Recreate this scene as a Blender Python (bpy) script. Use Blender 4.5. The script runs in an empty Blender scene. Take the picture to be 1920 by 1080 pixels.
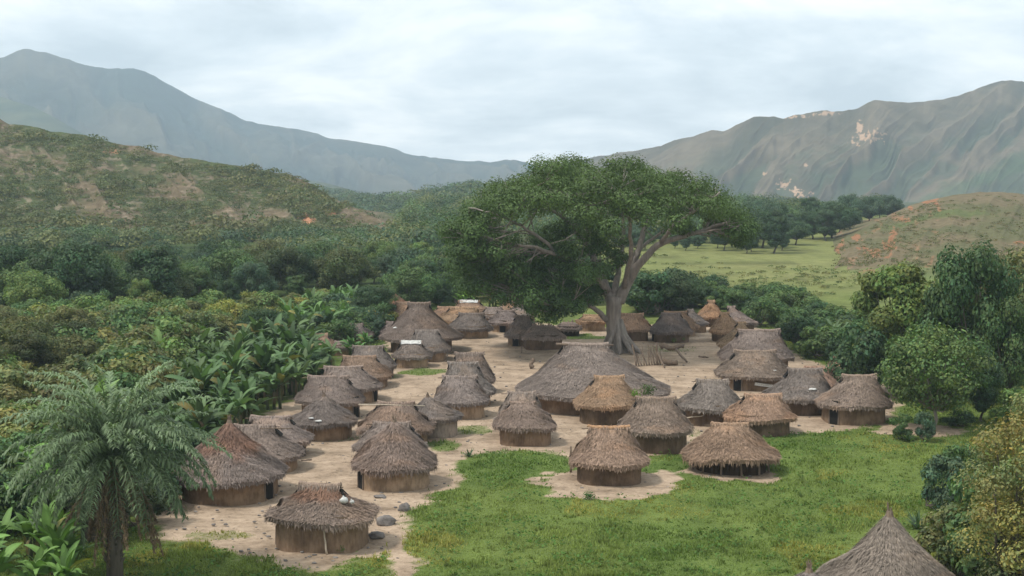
import bpy, math, random
import numpy as np
from mathutils import Vector

sc = bpy.context.scene
COL = sc.collection
rng = np.random.default_rng(7)
random.seed(7)
PI = math.pi

# ------------------------------------------------------------------ camera, sky, sun, exposure
PITCH = math.atan(240 / 2667)
CZ = 20.0
F = 2667.0
cam_d = bpy.data.cameras.new("camera")
cam_d.lens = 50.0
cam_d.sensor_width = 36.0
cam_d.clip_start = 0.5
cam_d.clip_end = 20000
cam = bpy.data.objects.new("camera", cam_d)
cam.location = (0, 0, CZ)
cam.rotation_euler = (PI / 2 - PITCH, 0, 0)
COL.objects.link(cam)
sc.camera = cam

SUN_EL = math.radians(58)
SUN_AZ = math.radians(-112)      # clockwise from +Y: the sun stands to the left, a little behind the camera
sun_dir = Vector((math.sin(SUN_AZ) * math.cos(SUN_EL), math.cos(SUN_AZ) * math.cos(SUN_EL), math.sin(SUN_EL)))
sd = bpy.data.lights.new("sun", 'SUN')
sd.energy = 2.4
sd.angle = math.radians(8)
sd.color = (1.0, 0.94, 0.85)
so = bpy.data.objects.new("sun", sd)
so.rotation_euler = sun_dir.to_track_quat('Z', 'Y').to_euler()
so.location = (-60, -20, 120)
COL.objects.link(so)

w = bpy.data.worlds.new("World")
sc.world = w
w.use_nodes = True
nt = w.node_tree
nt.nodes.clear()
def N(nt, t, **k):
    n = nt.nodes.new(t)
    for a, v in k.items():
        setattr(n, a, v)
    return n
def L(nt, a, b):
    nt.links.new(a, b)
out = N(nt, 'ShaderNodeOutputWorld')
bg = N(nt, 'ShaderNodeBackground')
bg.inputs[1].default_value = 0.1
sky = N(nt, 'ShaderNodeTexSky', sky_type='NISHITA')
sky.sun_disc = False
sky.sun_elevation = SUN_EL
sky.sun_rotation = SUN_AZ
sky.air_density = 1.0
sky.dust_density = 2.0
tc = N(nt, 'ShaderNodeTexCoord')
sep = N(nt, 'ShaderNodeSeparateXYZ')
L(nt, tc.outputs['Generated'], sep.inputs[0])
ad = N(nt, 'ShaderNodeMath', operation='MAXIMUM')
L(nt, sep.outputs[2], ad.inputs[0]); ad.inputs[1].default_value = 0.0
ad2 = N(nt, 'ShaderNodeMath', operation='ADD')
L(nt, ad.outputs[0], ad2.inputs[0]); ad2.inputs[1].default_value = 0.30
dx = N(nt, 'ShaderNodeMath', operation='DIVIDE')
dy = N(nt, 'ShaderNodeMath', operation='DIVIDE')
L(nt, sep.outputs[0], dx.inputs[0]); L(nt, ad2.outputs[0], dx.inputs[1])
L(nt, sep.outputs[1], dy.inputs[0]); L(nt, ad2.outputs[0], dy.inputs[1])
cmb = N(nt, 'ShaderNodeCombineXYZ')
L(nt, dx.outputs[0], cmb.inputs[0]); L(nt, dy.outputs[0], cmb.inputs[1]); cmb.inputs[2].default_value = 3.3
n1 = N(nt, 'ShaderNodeTexNoise')
n1.inputs['Scale'].default_value = 1.9; n1.inputs['Detail'].default_value = 9; n1.inputs['Roughness'].default_value = 0.58
n1.inputs['Distortion'].default_value = 0.3
L(nt, cmb.outputs[0], n1.inputs['Vector'])
cr = N(nt, 'ShaderNodeValToRGB')
e = cr.color_ramp.elements
e[0].position = 0.36; e[0].color = (0.47, 0.53, 0.57, 1)
e[1].position = 0.62; e[1].color = (0.93, 0.94, 0.92, 1)
m_ = e.new(0.49); m_.color = (0.67, 0.725, 0.755, 1)
L(nt, n1.outputs[0], cr.inputs[0])
sc10 = N(nt, 'ShaderNodeVectorMath', operation='SCALE'); sc10.inputs[3].default_value = 10.5
L(nt, cr.outputs[0], sc10.inputs[0])
mx = N(nt, 'ShaderNodeMix', data_type='RGBA')
mx.inputs[0].default_value = 0.96
L(nt, sky.outputs[0], mx.inputs[6]); L(nt, sc10.outputs[0], mx.inputs[7])
L(nt, mx.outputs[2], bg.inputs[0])
L(nt, bg.outputs[0], out.inputs[0])

sc.view_settings.view_transform = 'Standard'
sc.view_settings.look = 'None'
sc.view_settings.exposure = 0.55
sc.view_settings.gamma = 1.0
sc.render.engine = 'CYCLES'
sc.cycles.max_bounces = 6
sc.cycles.diffuse_bounces = 3
sc.cycles.transmission_bounces = 3
sc.cycles.volume_bounces = 1
sc.cycles.use_denoising = True

# ------------------------------------------------------------------ photograph pixel -> point in the place
CP, SP = math.cos(PITCH), math.sin(PITCH)
def ray(px, py):
    x = (px - 960) / F; u = -(py - 540) / F
    return np.array([x, CP + u * SP, -SP + u * CP])
def gnd(px, py, z=0.0):
    d = ray(px, py); t = (z - CZ) / d[2]
    return np.array([d[0] * t, d[1] * t, z])
def at(px, py, Y):
    d = ray(px, py); t = Y / d[1]
    return np.array([d[0] * t, Y, CZ + d[2] * t])
def ppm(Y, z=0.0):           # pixels of the 1920 frame per metre at depth Y
    return F / (Y * CP + (CZ - z) * SP)
def topx(P):
    x, y, z = P[..., 0], P[..., 1], P[..., 2] - CZ
    dep = y * CP - z * SP
    up = y * SP + z * CP
    return 960 + F * x / dep, 540 - F * up / dep

# ------------------------------------------------------------------ numpy noise
_tab = np.random.default_rng(3).random(65536)
def _h(ix, iy, s=0):
    return _tab[((ix * 73856093) ^ (iy * 19349663) ^ (s * 83492791)) & 65535]
def vn(x, y, s=0):
    x = np.asarray(x, float); y = np.asarray(y, float)
    ix = np.floor(x).astype(np.int64); iy = np.floor(y).astype(np.int64)
    fx = x - ix; fy = y - iy
    fx = fx * fx * (3 - 2 * fx); fy = fy * fy * (3 - 2 * fy)
    a = _h(ix, iy, s) * (1 - fx) + _h(ix + 1, iy, s) * fx
    b = _h(ix, iy + 1, s) * (1 - fx) + _h(ix + 1, iy + 1, s) * fx
    return a * (1 - fy) + b * fy
def fbm(x, y, o=4, s=0, g=0.5):
    r = 0; a = 1; t = 0
    for k in range(o):
        r = r + a * vn(x * 2 ** k + 17.3 * k, y * 2 ** k - 9.1 * k, s + k); t += a; a *= g
    return r / t
def ridged(x, y, o=4, s=0, g=0.5):
    r = 0; a = 1; t = 0
    for k in range(o):
        v = 1 - np.abs(2 * vn(x * 2 ** k + 5.3 * k, y * 2 ** k + 3.1 * k, s + k) - 1)
        r = r + a * v * v; t += a; a *= g
    return r / t
def sstep(a, b, x):
    t = np.clip((x - a) / (b - a), 0, 1); return t * t * (3 - 2 * t)

# ------------------------------------------------------------------ mesh builder
class MB:
    def __init__(s):
        s.V = []; s.F3 = []; s.F4 = []; s.C = []; s.n = 0
    def add(s, V, Fc, col=None):
        V = np.asarray(V, float).reshape(-1, 3); Fc = np.asarray(Fc, np.int64)
        if len(V) == 0: return
        (s.F3 if Fc.shape[1] == 3 else s.F4).append(Fc + s.n)
        s.V.append(V)
        c = np.ones((len(V), 3)) if col is None else np.broadcast_to(np.asarray(col, float), (len(V), 3))
        s.C.append(c); s.n += len(V)
        return s
    def build(s, name, mat=None, parent=None, smooth=False, color=None):
        me = bpy.data.meshes.new(name)
        V = np.concatenate(s.V); C = np.concatenate(s.C)
        me.vertices.add(len(V)); me.vertices.foreach_set('co', V.astype(np.float32).ravel())
        idx = []; tot = []
        if s.F3:
            f = np.concatenate(s.F3); idx.append(f.ravel()); tot.append(np.full(len(f), 3))
        if s.F4:
            f = np.concatenate(s.F4); idx.append(f.ravel()); tot.append(np.full(len(f), 4))
        idx = np.concatenate(idx); tot = np.concatenate(tot)
        me.loops.add(len(idx)); me.loops.foreach_set('vertex_index', idx.astype(np.int32))
        me.polygons.add(len(tot))
        st = np.concatenate([[0], np.cumsum(tot)[:-1]])
        me.polygons.foreach_set('loop_start', st.astype(np.int32))
        me.polygons.foreach_set('use_smooth', np.full(len(tot), smooth))
        me.update(calc_edges=True)
        a = me.color_attributes.new('Col', 'FLOAT_COLOR', 'POINT')
        a.data.foreach_set('color', np.concatenate([C, np.ones((len(C), 1))], 1).astype(np.float32).ravel())
        o = bpy.data.objects.new(name, me)
        if mat: me.materials.append(mat)
        COL.objects.link(o)
        if parent: o.parent = parent
        if color: o.color = (*color, 1)
        return o

def grid_faces(nr, nc, wrap=False):
    r = np.arange(nr - 1)[:, None]; c = np.arange(nc if wrap else nc - 1)[None, :]
    c2 = (c + 1) % nc
    return np.stack([r * nc + c, r * nc + c2, (r + 1) * nc + c2, (r + 1) * nc + c], -1).reshape(-1, 4)
def tube(pts, rad, seg=8, cap=True):
    P = np.asarray(pts, float); R = np.asarray(rad, float)
    if R.ndim == 0: R = np.full(len(P), float(R))
    T = np.gradient(P, axis=0); T /= np.linalg.norm(T, axis=1)[:, None] + 1e-9
    ref = np.array([0.13, 0.21, 1.0]) if abs(T[:, 2]).mean() < 0.8 else np.array([1.0, 0.2, 0.1])
    A = np.cross(T, ref); A /= np.linalg.norm(A, axis=1)[:, None] + 1e-9
    B = np.cross(T, A)
    th = np.linspace(0, 2 * PI, seg, endpoint=False)
    V = P[:, None] + R[:, None, None] * (np.cos(th)[None, :, None] * A[:, None] + np.sin(th)[None, :, None] * B[:, None])
    V = V.reshape(-1, 3); Fc = grid_faces(len(P), seg, True)
    if cap:
        V = np.concatenate([V, P[:1], P[-1:]]); n = len(P) * seg
        i = np.arange(seg); j = (i + 1) % seg
        Fc = np.concatenate([Fc, np.stack([i, j, np.full(seg, n), np.full(seg, n)], 1)[:, [1, 0, 2, 3]],
                             np.stack([i + n - seg, j + n - seg, np.full(seg, n + 1), np.full(seg, n + 1)], 1)])
        q = Fc[:len(Fc) - 2 * seg]; t = Fc[len(Fc) - 2 * seg:][:, :3]
        return V, q, t
    return V, Fc, np.zeros((0, 3), int)
def add_tube(mb, pts, rad, seg=8, col=None):
    V, q, t = tube(pts, rad, seg)
    n0 = mb.n
    mb.add(V, q, col)
    if len(t): mb.F3.append(t + n0)
def add_box(mb, c, s, rz=0.0, tilt=0.0, col=None):
    x, y, z = s[0] / 2, s[1] / 2, s[2] / 2
    V = np.array([[i, j, k] for i in (-x, x) for j in (-y, y) for k in (-z, z)], float)
    ct, st = math.cos(tilt), math.sin(tilt)
    V = V @ np.array([[ct, 0, st], [0, 1, 0], [-st, 0, ct]]).T
    cz, sz = math.cos(rz), math.sin(rz)
    V = V @ np.array([[cz, -sz, 0], [sz, cz, 0], [0, 0, 1]]).T + np.asarray(c, float)
    mb.add(V, [[0, 1, 3, 2], [4, 6, 7, 5], [0, 4, 5, 1], [2, 3, 7, 6], [0, 2, 6, 4], [1, 5, 7, 3]], col)
def rand_unit(n, g=None):
    g = g or rng
    v = g.normal(size=(n, 3)); return v / np.linalg.norm(v, axis=1)[:, None]
def norm(v): return v / (np.linalg.norm(v, axis=1)[:, None] + 1e-9)
def leaves(mb, C, Nn, size, asp=0.6, col=None, fold=0.15, g=None):
    g = g or rng
    n = len(C); Nn = norm(Nn); size = np.broadcast_to(size, n)
    t = norm(np.cross(Nn, rand_unit(n, g))); b = np.cross(Nn, t)
    L_ = (size / 2)[:, None]; W_ = L_ * asp
    up = Nn * L_ * fold
    V = np.stack([C - t * L_, C - b * W_ + up, C + t * L_, C + b * W_ + up], 1).reshape(-1, 3)
    Fc = np.arange(4 * n).reshape(n, 4)
    c = None if col is None else np.repeat(np.broadcast_to(col, (n, 3)), 4, 0)
    mb.add(V, Fc, c)

# ------------------------------------------------------------------ properties
def tag(o, label=None, cat=None, group=None, kind=None):
    if label: o['label'] = label
    if cat: o['category'] = cat
    if group: o['group'] = group
    if kind: o['kind'] = kind
    return o
def empty(name, loc, rz=0.0, scale=1.0):
    o = bpy.data.objects.new(name, None); COL.objects.link(o)
    o.location = loc; o.rotation_euler = (0, 0, rz); o.scale = (scale,) * 3 if np.isscalar(scale) else scale
    o.empty_display_size = 0.3
    return o
def copy_tree(src, loc, rz, scale, label, group=None, color=None):
    r = src.copy(); COL.objects.link(r)
    r.location = loc; r.rotation_euler = (0, 0, rz); r.scale = (scale,) * 3 if np.isscalar(scale) else scale
    r['label'] = label
    if group: r['group'] = group
    for ch in KIDS[src.name]:
        c = ch.copy(); COL.objects.link(c); c.parent = r
        if color and ch.name.split('.')[0] in ('crown', 'foliage', 'leaves'): c.color = (*color, 1)
    return r
KIDS = {}

# ------------------------------------------------------------------ materials
def mat(name, rough=0.9, spec=0.2):
    m = bpy.data.materials.new(name); m.use_nodes = True
    p = m.node_tree.nodes['Principled BSDF']
    p.inputs['Roughness'].default_value = rough
    p.inputs['Specular IOR Level'].default_value = spec
    return m, m.node_tree, p
def noise(nt, scale, detail=4, vec=None, rough=0.6, stretch=None, coord='Object'):
    n = N(nt, 'ShaderNodeTexNoise')
    n.inputs['Scale'].default_value = scale; n.inputs['Detail'].default_value = detail; n.inputs['Roughness'].default_value = rough
    t = N(nt, 'ShaderNodeTexCoord')
    mp = N(nt, 'ShaderNodeMapping')
    if stretch: mp.inputs['Scale'].default_value = stretch
    L(nt, t.outputs[coord], mp.inputs[0]); L(nt, mp.outputs[0], n.inputs['Vector'])
    return n.outputs[0]
def ramp(nt, fac, stops):
    r = N(nt, 'ShaderNodeValToRGB'); e = r.color_ramp.elements
    e[0].position = stops[0][0]; e[0].color = (*stops[0][1], 1)
    e[1].position = stops[-1][0]; e[1].color = (*stops[-1][1], 1)
    for p, c in stops[1:-1]:
        k = e.new(p); k.color = (*c, 1)
    L(nt, fac, r.inputs[0]); return r.outputs[0]
def mul(nt, a, b, mode='MULTIPLY', f=1.0):
    m = N(nt, 'ShaderNodeMix', data_type='RGBA', blend_type=mode)
    m.inputs[0].default_value = f
    for i, v in ((6, a), (7, b)):
        if isinstance(v, tuple): m.inputs[i].default_value = (*v, 1)
        else: L(nt, v, m.inputs[i])
    return m.outputs[2]
def bump(nt, p, h, strength=0.5, dist=0.05):
    b = N(nt, 'ShaderNodeBump'); b.inputs['Strength'].default_value = strength; b.inputs['Distance'].default_value = dist
    L(nt, h, b.inputs['Height']); L(nt, b.outputs[0], p.inputs['Normal'])
def vcol(nt):
    a = N(nt, 'ShaderNodeAttribute', attribute_name='Col'); return a.outputs['Color']
def ocol(nt):
    return N(nt, 'ShaderNodeObjectInfo').outputs['Color']

def M_thatch():
    m, nt, p = mat('thatch', 0.95, 0.1)
    a = noise(nt, 1.0, 5, stretch=(9, 9, 2.2), rough=0.7)
    c = ramp(nt, a, [(0.28, (0.55, 0.53, 0.52)), (0.5, (0.95, 0.94, 0.93)), (0.75, (1.45, 1.42, 1.38))])
    d = mul(nt, mul(nt, vcol(nt), c), ocol(nt))
    L(nt, mul(nt, d, (1.02, 1.01, 1.0)), p.inputs['Base Color'])
    bump(nt, p, a, 0.7, 0.06)
    return m
def M_wall():
    m, nt, p = mat('mud_and_cane_wall', 0.95, 0.1)
    a = noise(nt, 1.0, 4, stretch=(7, 7, 1.6), rough=0.65)
    b = noise(nt, 0.9, 4, rough=0.6)
    c = ramp(nt, a, [(0.3, (0.70, 0.67, 0.64)), (0.5, (1.0, 1.0, 1.0)), (0.75, (1.14, 1.13, 1.1))])
    c2 = ramp(nt, b, [(0.38, (0.68, 0.65, 0.62)), (0.62, (1.18, 1.16, 1.13))])
    L(nt, mul(nt, mul(nt, mul(nt, mul(nt, c, c2), vcol(nt)), ocol(nt)), (0.80, 0.74, 0.68)), p.inputs['Base Color'])
    bump(nt, p, a, 0.8, 0.05)
    return m
def M_flat(name, col, var=0.35, scale=6, stretch=None, rough=0.9, spec=0.2, bs=0.4, bd=0.02, use_v=False):
    m, nt, p = mat(name, rough, spec)
    a = noise(nt, scale, 5, stretch=stretch)
    c = ramp(nt, a, [(0.3, tuple(x * (1 - var) for x in col)), (0.7, tuple(x * (1 + var) for x in col))])
    if use_v: c = mul(nt, c, vcol(nt))
    L(nt, c, p.inputs['Base Color'])
    bump(nt, p, a, bs, bd)
    return m
def M_leaf(name, trans=0.24, rough=0.55, spec=0.25, tcol=(1.25, 1.35, 0.7)):
    m, nt, p = mat(name, rough, spec)
    c = mul(nt, mul(nt, vcol(nt), ocol(nt)), (1.2, 1.13, 1.08))
    L(nt, c, p.inputs['Base Color'])
    t = N(nt, 'ShaderNodeBsdfTranslucent')
    L(nt, mul(nt, c, tcol), t.inputs[0])
    s = N(nt, 'ShaderNodeMixShader'); s.inputs[0].default_value = trans
    L(nt, p.outputs[0], s.inputs[1]); L(nt, t.outputs[0], s.inputs[2])
    L(nt, s.outputs[0], nt.nodes['Material Output'].inputs[0])
    return m
THATCH = M_thatch(); WALL = M_wall()
WOOD = M_flat('weathered_wood', (0.16, 0.12, 0.09), 0.4, 1.0, (14, 14, 1.5))
DARK = M_flat('painted_shade_opening', (0.012, 0.010, 0.009), 0.3, 5)  # near-black colour stands in for the shade inside doorways and smoke vents
BARK = M_flat('grey_bark', (0.23, 0.20, 0.175), 0.32, 1.0, (3.0, 3.0, 0.5), bs=0.7, bd=0.12)
BARKD = M_flat('dark_bark', (0.10, 0.085, 0.07), 0.35, 1.0, (5, 5, 0.8), bs=0.7, bd=0.06)
LEAF = M_leaf('broad_leaf')
BANANA = M_leaf('banana_leaf', 0.22, 0.6, 0.22, (1.2, 1.35, 0.6))
STEMG = M_flat('fleshy_green_stem', (0.07, 0.085, 0.04), 0.4, 3, (4, 4, 0.7))
GRASSM = M_leaf('grass_blade', 0.3, 0.7, 0.1, (1.2, 1.3, 0.6))
PLASTIC = M_flat('white_plastic_sheet', (0.50, 0.50, 0.48), 0.3, 7, rough=0.5, spec=0.4, bs=0.6, bd=0.05)
ROCKM = M_flat('grey_rock', (0.17, 0.155, 0.145), 0.45, 2.2, bs=0.9, bd=0.08)
POLE = M_flat('pale_bare_pole', (0.42, 0.36, 0.28), 0.25, 1.0, (10, 10, 1))

# ------------------------------------------------------------------ ground sheet
DIRT_POLY = [(300,1012),(345,1004),(400,1010),(450,1036),(520,1055),(590,1072),(640,1052),(690,1040),(742,1037),(750,1062),(748,1110),
    (782,1110),(776,1068),(766,1045),(742,1018),(744,990),(760,962),(800,932),(845,913),(862,900),(850,884),(838,874),(850,862),(885,852),(935,846),
    (985,842),(1040,846),(1068,862),(1090,872),(1120,850),(1180,850),(1210,856),(1262,842),(1310,822),(1390,812),(1440,812),(1492,810),(1560,806),(1620,798),(1672,786),
    (1690,762),(1668,722),(1600,700),(1540,684),(1490,664),(1450,640),(1420,612),(1400,596),(1340,596),(1280,602),(1220,610),(1160,618),
    (1090,612),(1040,610),(990,602),(930,598),(860,596),(790,600),(735,618),(725,650),(735,672),(700,676),(650,690),(600,712),(560,742),(520,768),(470,792),
    (420,840),(350,900),(310,950)]
dirt_w = np.array([gnd(*p)[:2] for p in DIRT_POLY])
def in_poly(x, y, poly):
    r = np.zeros(np.shape(x), bool); n = len(poly)
    for i in range(n):
        x0, y0 = poly[i]; x1, y1 = poly[(i + 1) % n]
        c = ((y0 > y) != (y1 > y)) & (x < (x1 - x0) * (y - y0) / (y1 - y0 + 1e-12) + x0)
        r ^= c
    return r
def pdist(x, y, poly):
    d = np.full(np.shape(x), 1e9); n = len(poly)
    for i in range(n):
        ax, ay = poly[i]; bx, by = poly[(i + 1) % n]
        vx, vy = bx - ax, by - ay
        t = np.clip(((x - ax) * vx + (y - ay) * vy) / (vx * vx + vy * vy + 1e-9), 0, 1)
        d = np.minimum(d, np.hypot(x - ax - t * vx, y - ay - t * vy))
    return d
def ell(x, y, px, py, rx, ry):
    c = gnd(px, py); s = ppm(c[1])
    rym = abs(gnd(px, py - ry)[1] - gnd(px, py + ry)[1]) / 2
    return 1 - np.hypot((x - c[0]) / (rx / s), (y - c[1]) / rym)
def dirtness(x, y):
    """> 0.5 is bare sandy ground"""
    ins = in_poly(x, y, dirt_w); d = pdist(x, y, dirt_w)
    s = np.where(ins, d, -d)
    s = s + (fbm(x * 0.5, y * 0.5, 4, 11) - 0.5) * 2.0 + (fbm(x * 2.3, y * 2.3, 3, 16) - 0.5) * 1.6
    v = sstep(-1.1, 0.8, s)
    pw = [gnd(*q) for q in ((758, 1120), (760, 1085), (755, 1055), (744, 1030), (738, 1012))]
    for q0, q1 in zip(pw[:-1], pw[1:]):
        vx, vy = q1[0] - q0[0], q1[1] - q0[1]; t = np.clip(((x - q0[0]) * vx + (y - q0[1]) * vy) / (vx * vx + vy * vy), 0, 1)
        v = np.maximum(v, sstep(.55, .25, np.hypot(x - q0[0] - t * vx, y - q0[1] - t * vy)))
    for (px, py, rx, ry) in [(1140, 905, 142, 30), (1425, 896, 40, 8), (1190, 935, 30, 4), (1720, 806, 90, 11), (1365, 884, 80, 16), (1150, 792, 30, 10)]:
        v = np.maximum(v, sstep(-0.12, 0.16, ell(x, y, px, py, rx, ry) + (fbm(x * 0.9, y * 0.9, 3, 12) - 0.5) * 0.9))
    for (px, py, rx, ry, k) in [(1092, 632, 52, 8, 0.8), (830, 838, 42, 14, 0.7), (690, 846, 32, 11, 0.6), (885, 806, 60, 11, 0.6), (790, 697, 62, 8, 0.7),
                             (990, 858, 90, 12, 0.5), (640, 824, 60, 9, 0.35), (1260, 655, 60, 7, 0.4), (720, 706, 50, 8, 0.55), (780, 668, 50, 6, 0.4), (420, 1000, 90, 12, 0.5), (1300, 812, 40, 10, 0.4), (1350, 640, 40, 8, 0.3)]:
        m = sstep(0.0, 0.4, ell(x, y, px, py, rx, ry) + (fbm(x * 0.8, y * 0.8, 3, 13) - 0.5) * 0.9) * k
        v = v * (1 - m)
    return v
def ground_h(x, y):
    inside = (x > -60) & (x < 80) & (y > 40) & (y < 230)
    h = (fbm(x * 0.12, y * 0.12, 3, 21) - 0.5) * 0.3 + (fbm(x * 0.9, y * 0.9, 2, 22) - 0.5) * 0.06
    return np.where(inside, h, 0.0) - 0.02 - np.clip((y - 540) * 0.06, 0, 125)

def axis(lo, hi, step, far_lo, far_hi, g=1.09):
    a = list(np.arange(lo, hi + 1e-6, step))
    s = step; x = lo; left = []
    while x > far_lo:
        s *= g; x -= s; left.append(x)
    s = step; x = hi
    while x < far_hi:
        s *= g; x += s; a.append(x)
    return np.array(left[::-1] + a)
gx = axis(-42, 58, 0.42, -9000, 9000)
gy = axis(62, 186, 0.42, -600, 12000)
GX, GY = np.meshgrid(gx, gy)
DI = dirtness(GX, GY)
DI[(GX < -60) | (GX > 80) | (GY > 240)] = 0
H = ground_h(GX, GY)
mead = np.array([gnd(*p)[:2] for p in [(1180, 470), (1560, 488), (1640, 500), (1990, 520), (2050, 640), (1900, 760), (1640, 640), (1380, 575), (1180, 540)]])
far = sstep(150, 215, GY)
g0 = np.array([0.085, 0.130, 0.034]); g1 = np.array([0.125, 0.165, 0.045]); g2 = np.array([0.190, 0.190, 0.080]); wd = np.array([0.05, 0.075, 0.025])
nz = fbm(GX * 0.11, GY * 0.11, 4, 31)[..., None]
nz2 = fbm(GX * 0.6, GY * 0.25, 3, 32)[..., None]
Cn = g0 * (1 - nz) + g1 * nz
Cn = Cn * (0.8 + 0.4 * nz2)
nzf = fbm(GX * 0.02, GY * 0.045, 4, 33)[..., None]
Cf = g1 * (1 - nzf) + g2 * nzf
Cf = Cf * (0.68 + 0.62 * fbm(GX * 0.15, GY * 0.3, 5, 34, .65)[..., None])
Cf = Cf * (1 - .35 * sstep(.60, .72, fbm(GX * .06, GY * .16, 4, 36)))[..., None]
Cg = Cn * (1 - far[..., None]) + Cf * far[..., None]
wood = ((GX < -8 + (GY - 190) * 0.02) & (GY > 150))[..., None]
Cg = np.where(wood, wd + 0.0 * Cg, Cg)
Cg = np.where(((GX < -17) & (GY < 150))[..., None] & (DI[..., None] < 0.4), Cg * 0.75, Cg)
Cg = np.where((GY > 520)[..., None], wd * 1.2 + 0 * Cg, Cg)

def M_ground():
    m, nt, p = mat('village_ground', 0.95, 0.08)
    at_ = N(nt, 'ShaderNodeAttribute', attribute_name='dirt')
    nA = noise(nt, 3.0, 6, rough=0.7)
    nB = noise(nt, 0.35, 5, rough=0.6)
    nC = noise(nt, 10.0, 5, rough=0.75)
    nS = noise(nt, 0.4, 6, stretch=(1, 2, 1), rough=0.7)
    m1 = N(nt, 'ShaderNodeMath', operation='MULTIPLY_ADD'); L(nt, nA, m1.inputs[0]); m1.inputs[1].default_value = 0.7
    L(nt, at_.outputs['Fac'], m1.inputs[2])
    mr = N(nt, 'ShaderNodeMapRange'); mr.inputs[1].default_value = 0.62; mr.inputs[2].default_value = 1.05
    L(nt, m1.outputs[0], mr.inputs[0])
    d1 = ramp(nt, nB, [(0.3, (0.25, 0.188, 0.135)), (0.46, (0.365, 0.280, 0.205)), (0.7, (0.455, 0.352, 0.262))])
    d2 = ramp(nt, nA, [(0.30, (0.66, 0.64, 0.60)), (0.50, (0.98, 0.98, 0.98)), (0.8, (1.08, 1.07, 1.05))])
    d3 = ramp(nt, nC, [(0.28, (0.55, 0.53, 0.50)), (0.46, (1, 1, 1)), (0.8, (1.05, 1.04, 1.03))])
    d4 = ramp(nt, nS, [(0.34, (0.66, 0.65, 0.63)), (0.54, (1, 1, 1)), (0.8, (1.04, 1.04, 1.04))])
    dirt = mul(nt, mul(nt, mul(nt, d1, d2), d3), d4)
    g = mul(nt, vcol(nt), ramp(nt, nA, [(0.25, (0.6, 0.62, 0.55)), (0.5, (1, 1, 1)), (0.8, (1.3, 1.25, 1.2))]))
    g = mul(nt, g, ramp(nt, nB, [(0.3, (0.74, 0.78, 0.72)), (0.7, (1.22, 1.18, 1.2))]))
    g = mul(nt, g, ramp(nt, nC, [(0.3, (0.72, 0.72, 0.7)), (0.7, (1.22, 1.22, 1.2))]))
    mxx = N(nt, 'ShaderNodeMix', data_type='RGBA')
    L(nt, mr.outputs[0], mxx.inputs[0]); L(nt, g, mxx.inputs[6]); L(nt, dirt, mxx.inputs[7])
    L(nt, mxx.outputs[2], p.inputs['Base Color'])
    bump(nt, p, nA, 0.5, 0.08)
    return m
mb = MB()
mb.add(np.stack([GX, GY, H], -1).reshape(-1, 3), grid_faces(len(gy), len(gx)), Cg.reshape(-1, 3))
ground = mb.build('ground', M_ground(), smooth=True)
a = ground.data.attributes.new('dirt', 'FLOAT', 'POINT'); a.data.foreach_set('value', DI.ravel().astype(np.float32))
tag(ground, kind='structure')

# ------------------------------------------------------------------ hills and mountains
def M_hill(name, scale, bscale, dist, mottled=0.3, bstr=0.6):
    m, nt, p = mat(name, 0.97, 0.05)
    a = noise(nt, scale, 7, rough=0.65)
    c = mul(nt, vcol(nt), ramp(nt, a, [(0.3, (1 - mottled,) * 3), (0.7, (1 + mottled,) * 3)]))
    L(nt, c, p.inputs['Base Color'])
    b = noise(nt, bscale, 6, rough=0.6)
    bump(nt, p, b, bstr, dist)
    return m
def landform(name, sky_pts, Df, foot, colfn, mt, nu=420, nr=130, p=1.0, spur=0.0, sf=0.01, shear=0.0, u0=-160, u1=2080, rough=0.0, seed=50, back=1.35, warp=0.0, fz=-0.4, so=0.36, jag=3.0):
    xs = np.array([q[0] for q in sky_pts], float); ys = np.array([q[1] for q in sky_pts], float)
    u = np.linspace(u0, u1, nu)
    sk = np.interp(u, xs, ys)
    kk = np.exp(-np.linspace(-2, 2, 9) ** 2); kk /= kk.sum()
    sk = np.convolve(np.pad(sk, 4, mode='edge'), kk, 'valid') + (fbm(u * .05, u * 0, 4, seed + 7) - .5) * jag
    D = Df(u); Hh = CZ - (sk - 300) / F * D
    ft = foot(u) if callable(foot) else np.full(nu, float(foot))
    t = np.concatenate([np.linspace(0, 1, nr), 1 + np.linspace(0.03, 1, 14)])
    T, U = np.meshgrid(t, u, indexing='ij')
    Dd, HH, FT = D[None, :], Hh[None, :], ft[None, :]
    Y = np.where(T <= 1, FT + (Dd - FT) * T, Dd * (1 + (T - 1) * (back - 1)))
    X = Y * (U - 960) / F
    prof = np.where(T <= 1, np.clip(T, 0, 1) ** p, 1 - (T - 1) * 0.9)
    tt = np.clip(T, 0, 1)
    uu = U + shear * (1 - tt) + warp * (fbm(U * sf * 1.7, tt * 2.5, 3, seed + 9) - 0.5)
    r = ridged(uu * sf, tt * 0.8, 4, seed, so) - 0.6
    # the spurs die out on the skyline so that it keeps its own shape
    env = np.sin(np.clip(tt, 0, 1) * PI) ** 0.75
    Z = (HH - fz) * prof + fz + spur * r * env * (1 + 0.3 * T) + rough * (fbm(X * 0.05, Y * 0.05, 4, seed + 3) - 0.5) * np.clip(4 * tt, 0, 1)
    Z = np.where(T < 0.001, Z - 6, Z)
    V = np.stack([X, Y, Z], -1)
    mb = MB(); mb.add(V.reshape(-1, 3), grid_faces(len(t), nu), colfn(X, Y, Z, U, tt, r).reshape(-1, 3))
    o = mb.build(name, mt, smooth=True); tag(o, kind='structure')
    return V, U, tt

def mixc(a, b, f): return np.asarray(a) * (1 - f[..., None]) + np.asarray(b) * f[..., None]
def patch(U, V_, px, py, rx, ry, amp, seed, fr=0.05):
    return sstep(0.0, 0.5, 1 - np.hypot((U - px) / rx, (V_ - py) / ry) + (fbm(U * fr, V_ * fr, 4, seed) - 0.5) * amp)

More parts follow.
